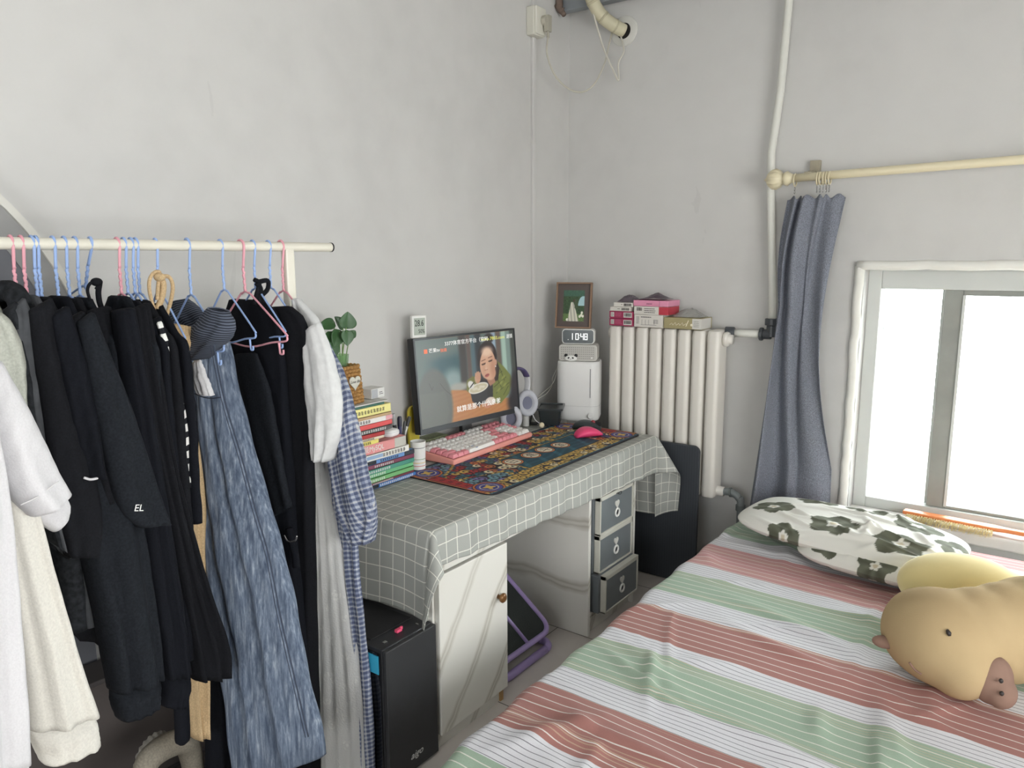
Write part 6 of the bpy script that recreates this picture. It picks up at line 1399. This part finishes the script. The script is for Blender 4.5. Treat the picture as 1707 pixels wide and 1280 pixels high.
# striped top
def stripes(c1, c2, per, wd, name, ux=1):
    t = NT(name); uv = t.sep(t.coord('UV')); f = t.line(t.math('ADD', uv[ux], 5), per, wd); t.bump(t.noise(260, 2, t.coord()), 0.25, 0.002); return t.fin(t.mix(f, lin(c1), lin(c2)), 0.9, spec=0.2)
t = garment('striped_shirt', 'black top with white stripes squeezed beside the khaki trousers', 'shirt', 243)
y = hooky(243); body(t, BK2, y, 1.40, 0.9, seed=30, hs=0.14, hb=0.14)
cloth_tube('sleeve', BK2, t, [(248, 545), (272, 640), (290, 730), (300, 790)], [(266, 528), (290, 590), (312, 655), (324, 715), (320, 790)], 0, 0.50, 0.03, 1, 0.006, 31)
cloth_tube('side_stripe', stripes((236, 236, 232), (36, 37, 42), 0.03, 0.013, 'stripe_knit'), t, [(262, 540), (282, 610), (296, 680), (308, 760), (311, 815)], [(269, 538), (291, 605), (301, 650), (316, 745), (318, 810)], 0, 0.525, 0.008, 1, 0.002, 32)

t = garment('khaki_trousers', 'khaki drawstring trousers with an elastic waist hanging narrow', 'trousers', 259)
y = -2.395
cloth_tube('trouser_leg', KHA, t, [(262, 590), (280, 700), (296, 880), (306, 1050), (312, 1150), (322, 1230)], [(309, 588), (322, 700), (338, 830), (340, 960), (346, 1090), (341, 1220)], 0, 0.42, 0.03, 2, 0.008, 33)
wb = cloth_tube('elastic_waistband', KHA, t, [(262, 535), (262, 560), (268, 592)], [(319, 545), (316, 565), (306, 592)], 0, 0.43, 0.035, 9, 0.004, 34, ns=16, nc=80, fold_top=1, topcap=False)
b = MB()
for pts, r_ in ((((258, 520), (250, 490), (249, 468), (256, 455), (266, 454), (264, 472), (262, 500)), 0.0042), (((268, 460), (282, 462), (288, 478), (284, 505), (276, 530), (268, 548)), 0.0046), (((264, 462), (272, 472), (270, 495), (262, 515)), 0.007)):
    band_line(t, KHA, pts, 0, 0.44, r_, 'drawstring')
MB().ell(tuple(at(266, 462, 0, 0.445)), (0.013, 0.013, 0.010), None, 14, 8).build('drawstring_knot', KHA, t, smooth=True)
t = garment('black_wide_trousers', 'black wide trousers seen low between khaki and denim legs', 'trousers', 285, y=-2.36)
cloth_tube('trouser_leg', BK2, t, [(318, 640), (330, 800), (338, 960), (342, 1100), (345, 1205), (348, 1300)], [(345, 640), (365, 800), (380, 960), (392, 1110), (398, 1300)], 0, 0.40, 0.03, 2, 0.006, 35)

# denim
def denim():
    t = NT('blue_denim'); co = t.coord(); uv = t.coord('UV')
    fine = t.noise(420, 2, t.mapping(co, (1, 1, 0.25))); big = t.noise(9, 12, t.mapping(co, (16.0, 16.0, 1.0), (0.0, 0.18, 0.0)), 0.3)
    c = t.ramp(big, [(0.30, lin((76, 88, 106))), (0.48, lin((104, 116, 134))), (0.60, lin((126, 138, 154))), (0.74, lin((162, 172, 184)))])
    t.bump(t.math('ADD', fine, t.math('MULTIPLY', big, 1.2)), 0.35, 0.003)
    return t.fin(t.mix(t.math('MULTIPLY', t.math('SUBTRACT', fine, 0.3), 0.7), c, lin((52, 60, 78))), 0.9, spec=0.15)
DEN = denim(); RIB = NT('dark_ribbing'); uvr_ = RIB.sep(RIB.coord('UV')); RIB = RIB.fin(RIB.mix(RIB.line(RIB.math('ADD', uvr_[1], 3), 0.0075, 0.002), lin((48, 54, 66)), lin((112, 120, 136))), 0.9)
t = garment('denim_jeans', 'long wide blue denim jeans with a dark ribbed waistband', 'jeans', 312)
y = hooky(312)
cloth_tube('jean_leg', DEN, t, [(334, 572), (318, 640), (322, 720), (336, 850), (350, 960), (368, 1080), (384, 1190), (396, 1300)], [(372, 552), (386, 610), (402, 690), (424, 780), (446, 850), (470, 940), (490, 1030), (506, 1110), (532, 1230), (536, 1262)], 1, y - 0.02, 0.032, 3, 0.011, 36, dR=0.075, ns=130, nc=120, top=0.7, crk=0.0034)
cloth_tube('ribbed_waistband', RIB, t, [(352, 512), (330, 545), (312, 580), (308, 605)], [(378, 520), (386, 545), (374, 568), (340, 598)], 1, y - 0.01, 0.034, 2, 0.004, 37, ns=24, topcap=False)
cloth_tube('ribbed_waistband', RIB, t, [(285, 503), (288, 530), (306, 562), (322, 590)], [(312, 498), (336, 520), (350, 545), (346, 570)], 1, y + 0.035, 0.02, 2, 0.004, 38, ns=24, topcap=False)
cloth_tube('pocket_lining', WH1, t, [(322, 604), (324, 630), (334, 656)], [(334, 602), (340, 622), (352, 660)], 1, y - 0.045, 0.010, 3, 0.004, 39, ns=16)
SEAMM = M((58, 66, 82), 0.9, name='seam_thread')
sm = ((356, 575), (374, 665), (403, 763), (428, 857), (448, 926), (467, 1024), (487, 1112), (514, 1228))
def on_jean(px, py):  # front side of the leg lies a little in front of the hanging plane
    return at(px, py, 1, y - 0.050)
MB().tube(smoothpath([on_jean(*q) for q in sm], 6), 0.0018, 6).build('seam', SEAMM, t, smooth=True)
MB().tube(smoothpath([on_jean(q[0] - 5, q[1] + 1) for q in sm], 6), 0.0010, 6).build('seam', SEAMM, t, smooth=True)
MB().tube(smoothpath([on_jean(*q) for q in ((322, 655), (336, 661), (352, 664), (368, 662))], 5), 0.0014, 6).build('pocket_edge', SEAMM, t, smooth=True)

# black trousers group
t = garment('black_cargo_trousers', 'black trousers with a buckled strap dangling beside the denim jeans', 'trousers', 401)
y = hooky(401) + 0.045
cloth_tube('trouser_body', BK2, t, [(384, 500), (374, 545), (384, 600), (392, 700), (414, 800), (440, 900), (462, 1000), (480, 1120)], [(440, 503), (462, 530), (474, 620), (482, 720), (488, 820), (492, 900), (500, 1000), (508, 1120)], 1, y, 0.030, 3, 0.008, 40, ns=60)
cloth_tube('pocket_flap', BK3, t, [(392, 592), (410, 690), (440, 800), (458, 860)], [(428, 590), (448, 650), (468, 760), (484, 846)], 1, y - 0.042, 0.014, 1, 0.004, 41, ns=24)
MB().tube(smoothpath([at(x, yy, 1, y - 0.04) for x, yy in ((482, 880), (486, 900), (492, 925), (494, 945))], 5), 0.010, 8).build('strap', BK2, t, smooth=True)
b = MB(); b.tube(smoothpath([at(x, yy, 1, y - 0.055) for x, yy in ((474, 892), (480, 902), (492, 901), (495, 893))], 5), 0.0022, 8); b.build('buckle', CHROME, t, smooth=True)
t = garment('black_ribbon_trousers', 'black high waisted trousers with a ribbon bow tied at hanger', 'trousers', 421)
y = hooky(440) + 0.01
cloth_tube('trouser_body', BK1, t, [(428, 515), (440, 640), (452, 800), (470, 960), (490, 1120), (500, 1300)], [(486, 512), (508, 535), (518, 600), (521, 760), (522, 960), (526, 1300)], 1, y, 0.030, 3, 0.008, 42, ns=60)
for pts, r_ in ((((424, 508), (428, 490), (432, 472), (424, 466)), 0.006), (((430, 470), (446, 468), (446, 482), (436, 494), (440, 506)), 0.0062), (((428, 472), (434, 482), (432, 500), (436, 512)), 0.007)):
    MB().tube(smoothpath([at(x, yy, 0, 0.42) for x, yy in pts], 6), r_, 8).build('ribbon', BK1, t, smooth=True)
# white blouse, lace skirt, gingham
t = garment('white_blouse', 'white crinkled blouse on the last pink hanger over the rack post', 'blouse', 468)
CRK = translucent(fabric((232, 233, 232), 'crinkled_white', 60, 0.03, 0.9), (240, 240, 240), 0.25)
y = hooky(468)
cloth_tube('bodice', CRK, t, [(489, 500), (494, 560), (510, 660), (519, 740)], [(499, 499), (530, 536), (548, 600), (560, 690)], 1, y, 0.022, 2, 0.006, 43, ns=30)
cloth_tube('sleeve', CRK, t, [(505, 560), (516, 650), (524, 720), (530, 764)], [(532, 538), (552, 605), (563, 668), (562, 720), (549, 768)], 1, y - 0.035, 0.028, 2, 0.007, 44, ns=34)
def lace():
    t = NT('embroidered_lace'); co = t.coord(); vor = t.n('ShaderNodeTexVoronoi'); vor.inputs['Scale'].default_value = 19; t.link(t.mapping(co, (1.3, 1, 1)), vor.inputs['Vector'])
    d = vor.outputs['Distance']; fl = t.math('LESS_THAN', t.math('ABSOLUTE', t.math('SUBTRACT', d, 0.26)), 0.05); ctr = t.math('LESS_THAN', d, 0.11)
    m = t.math('MAXIMUM', t.math('MULTIPLY', fl, t.math('GREATER_THAN', t.noise(70, 1, co), 0.5)), ctr)
    t.bump(t.math('ADD', m, t.noise(200, 2, co)), 0.5, 0.004)
    return t.fin(t.mix(m, lin((232, 232, 230)), lin((250, 250, 246))), 0.85)
t = garment('lace_skirt', 'long white embroidered lace skirt hanging below the white blouse', 'skirt', 462)
cloth_tube('skirt', translucent(lace(), (245, 245, 242), 0.45), t, [(521, 690), (521, 900), (523, 1100), (527, 1300)], [(540, 690), (548, 780), (570, 890), (590, 1030), (606, 1150), (616, 1300)], 1, y - 0.015, 0.012, 4, 0.004, 45, dR=0.055, ns=50, nc=56, topcap=True)
def gingham():
    t = NT('blue_gingham'); uv = t.sep(t.coord('UV')); P_ = 0.0135
    a = t.line(t.math('ADD', uv[0], 5), P_, P_ * 0.5); c = t.line(t.math('ADD', uv[1], 5), P_, P_ * 0.5); s = t.math('MULTIPLY', t.math('ADD', a, c), 0.5)
    l = t.math('MAXIMUM', t.line(t.math('ADD', uv[0], 5.004), P_ * 2, 0.0016), t.line(t.math('ADD', uv[1], 5.004), P_ * 2, 0.0016))
    col = t.ramp(s, [(0.0, lin((166, 172, 184))), (0.3, lin((116, 124, 146))), (0.75, lin((80, 88, 112)))], True)
    t.bump(t.noise(300, 2, t.coord()), 0.3, 0.002); return t.fin(t.mix(t.math('MULTIPLY', l, 0.6), col, lin((200, 196, 186))), 0.9, spec=0.15)
GNG = gingham()
t = garment('gingham_shirt', 'blue and grey checked shirt dress with puffed sleeve nearest the books', 'shirt', 475, y=-2.02)
y = -2.025
cloth_tube('torso', GNG, t, [(505, 530), (530, 660), (550, 800), (562, 950), (578, 1100), (592, 1300)], [(535, 540), (560, 640), (582, 760), (594, 900), (606, 1040), (620, 1180), (624, 1300)], 1, y, 0.013, 3, 0.005, 46, ns=60, nc=56)
cloth_tube('sleeve', GNG, t, [(530, 600), (544, 700), (556, 790), (570, 850), (590, 905)], [(538, 556), (572, 630), (592, 706), (610, 790), (622, 850), (616, 905)], 1, y - 0.030, 0.026, 2, 0.008, 47, ns=40)
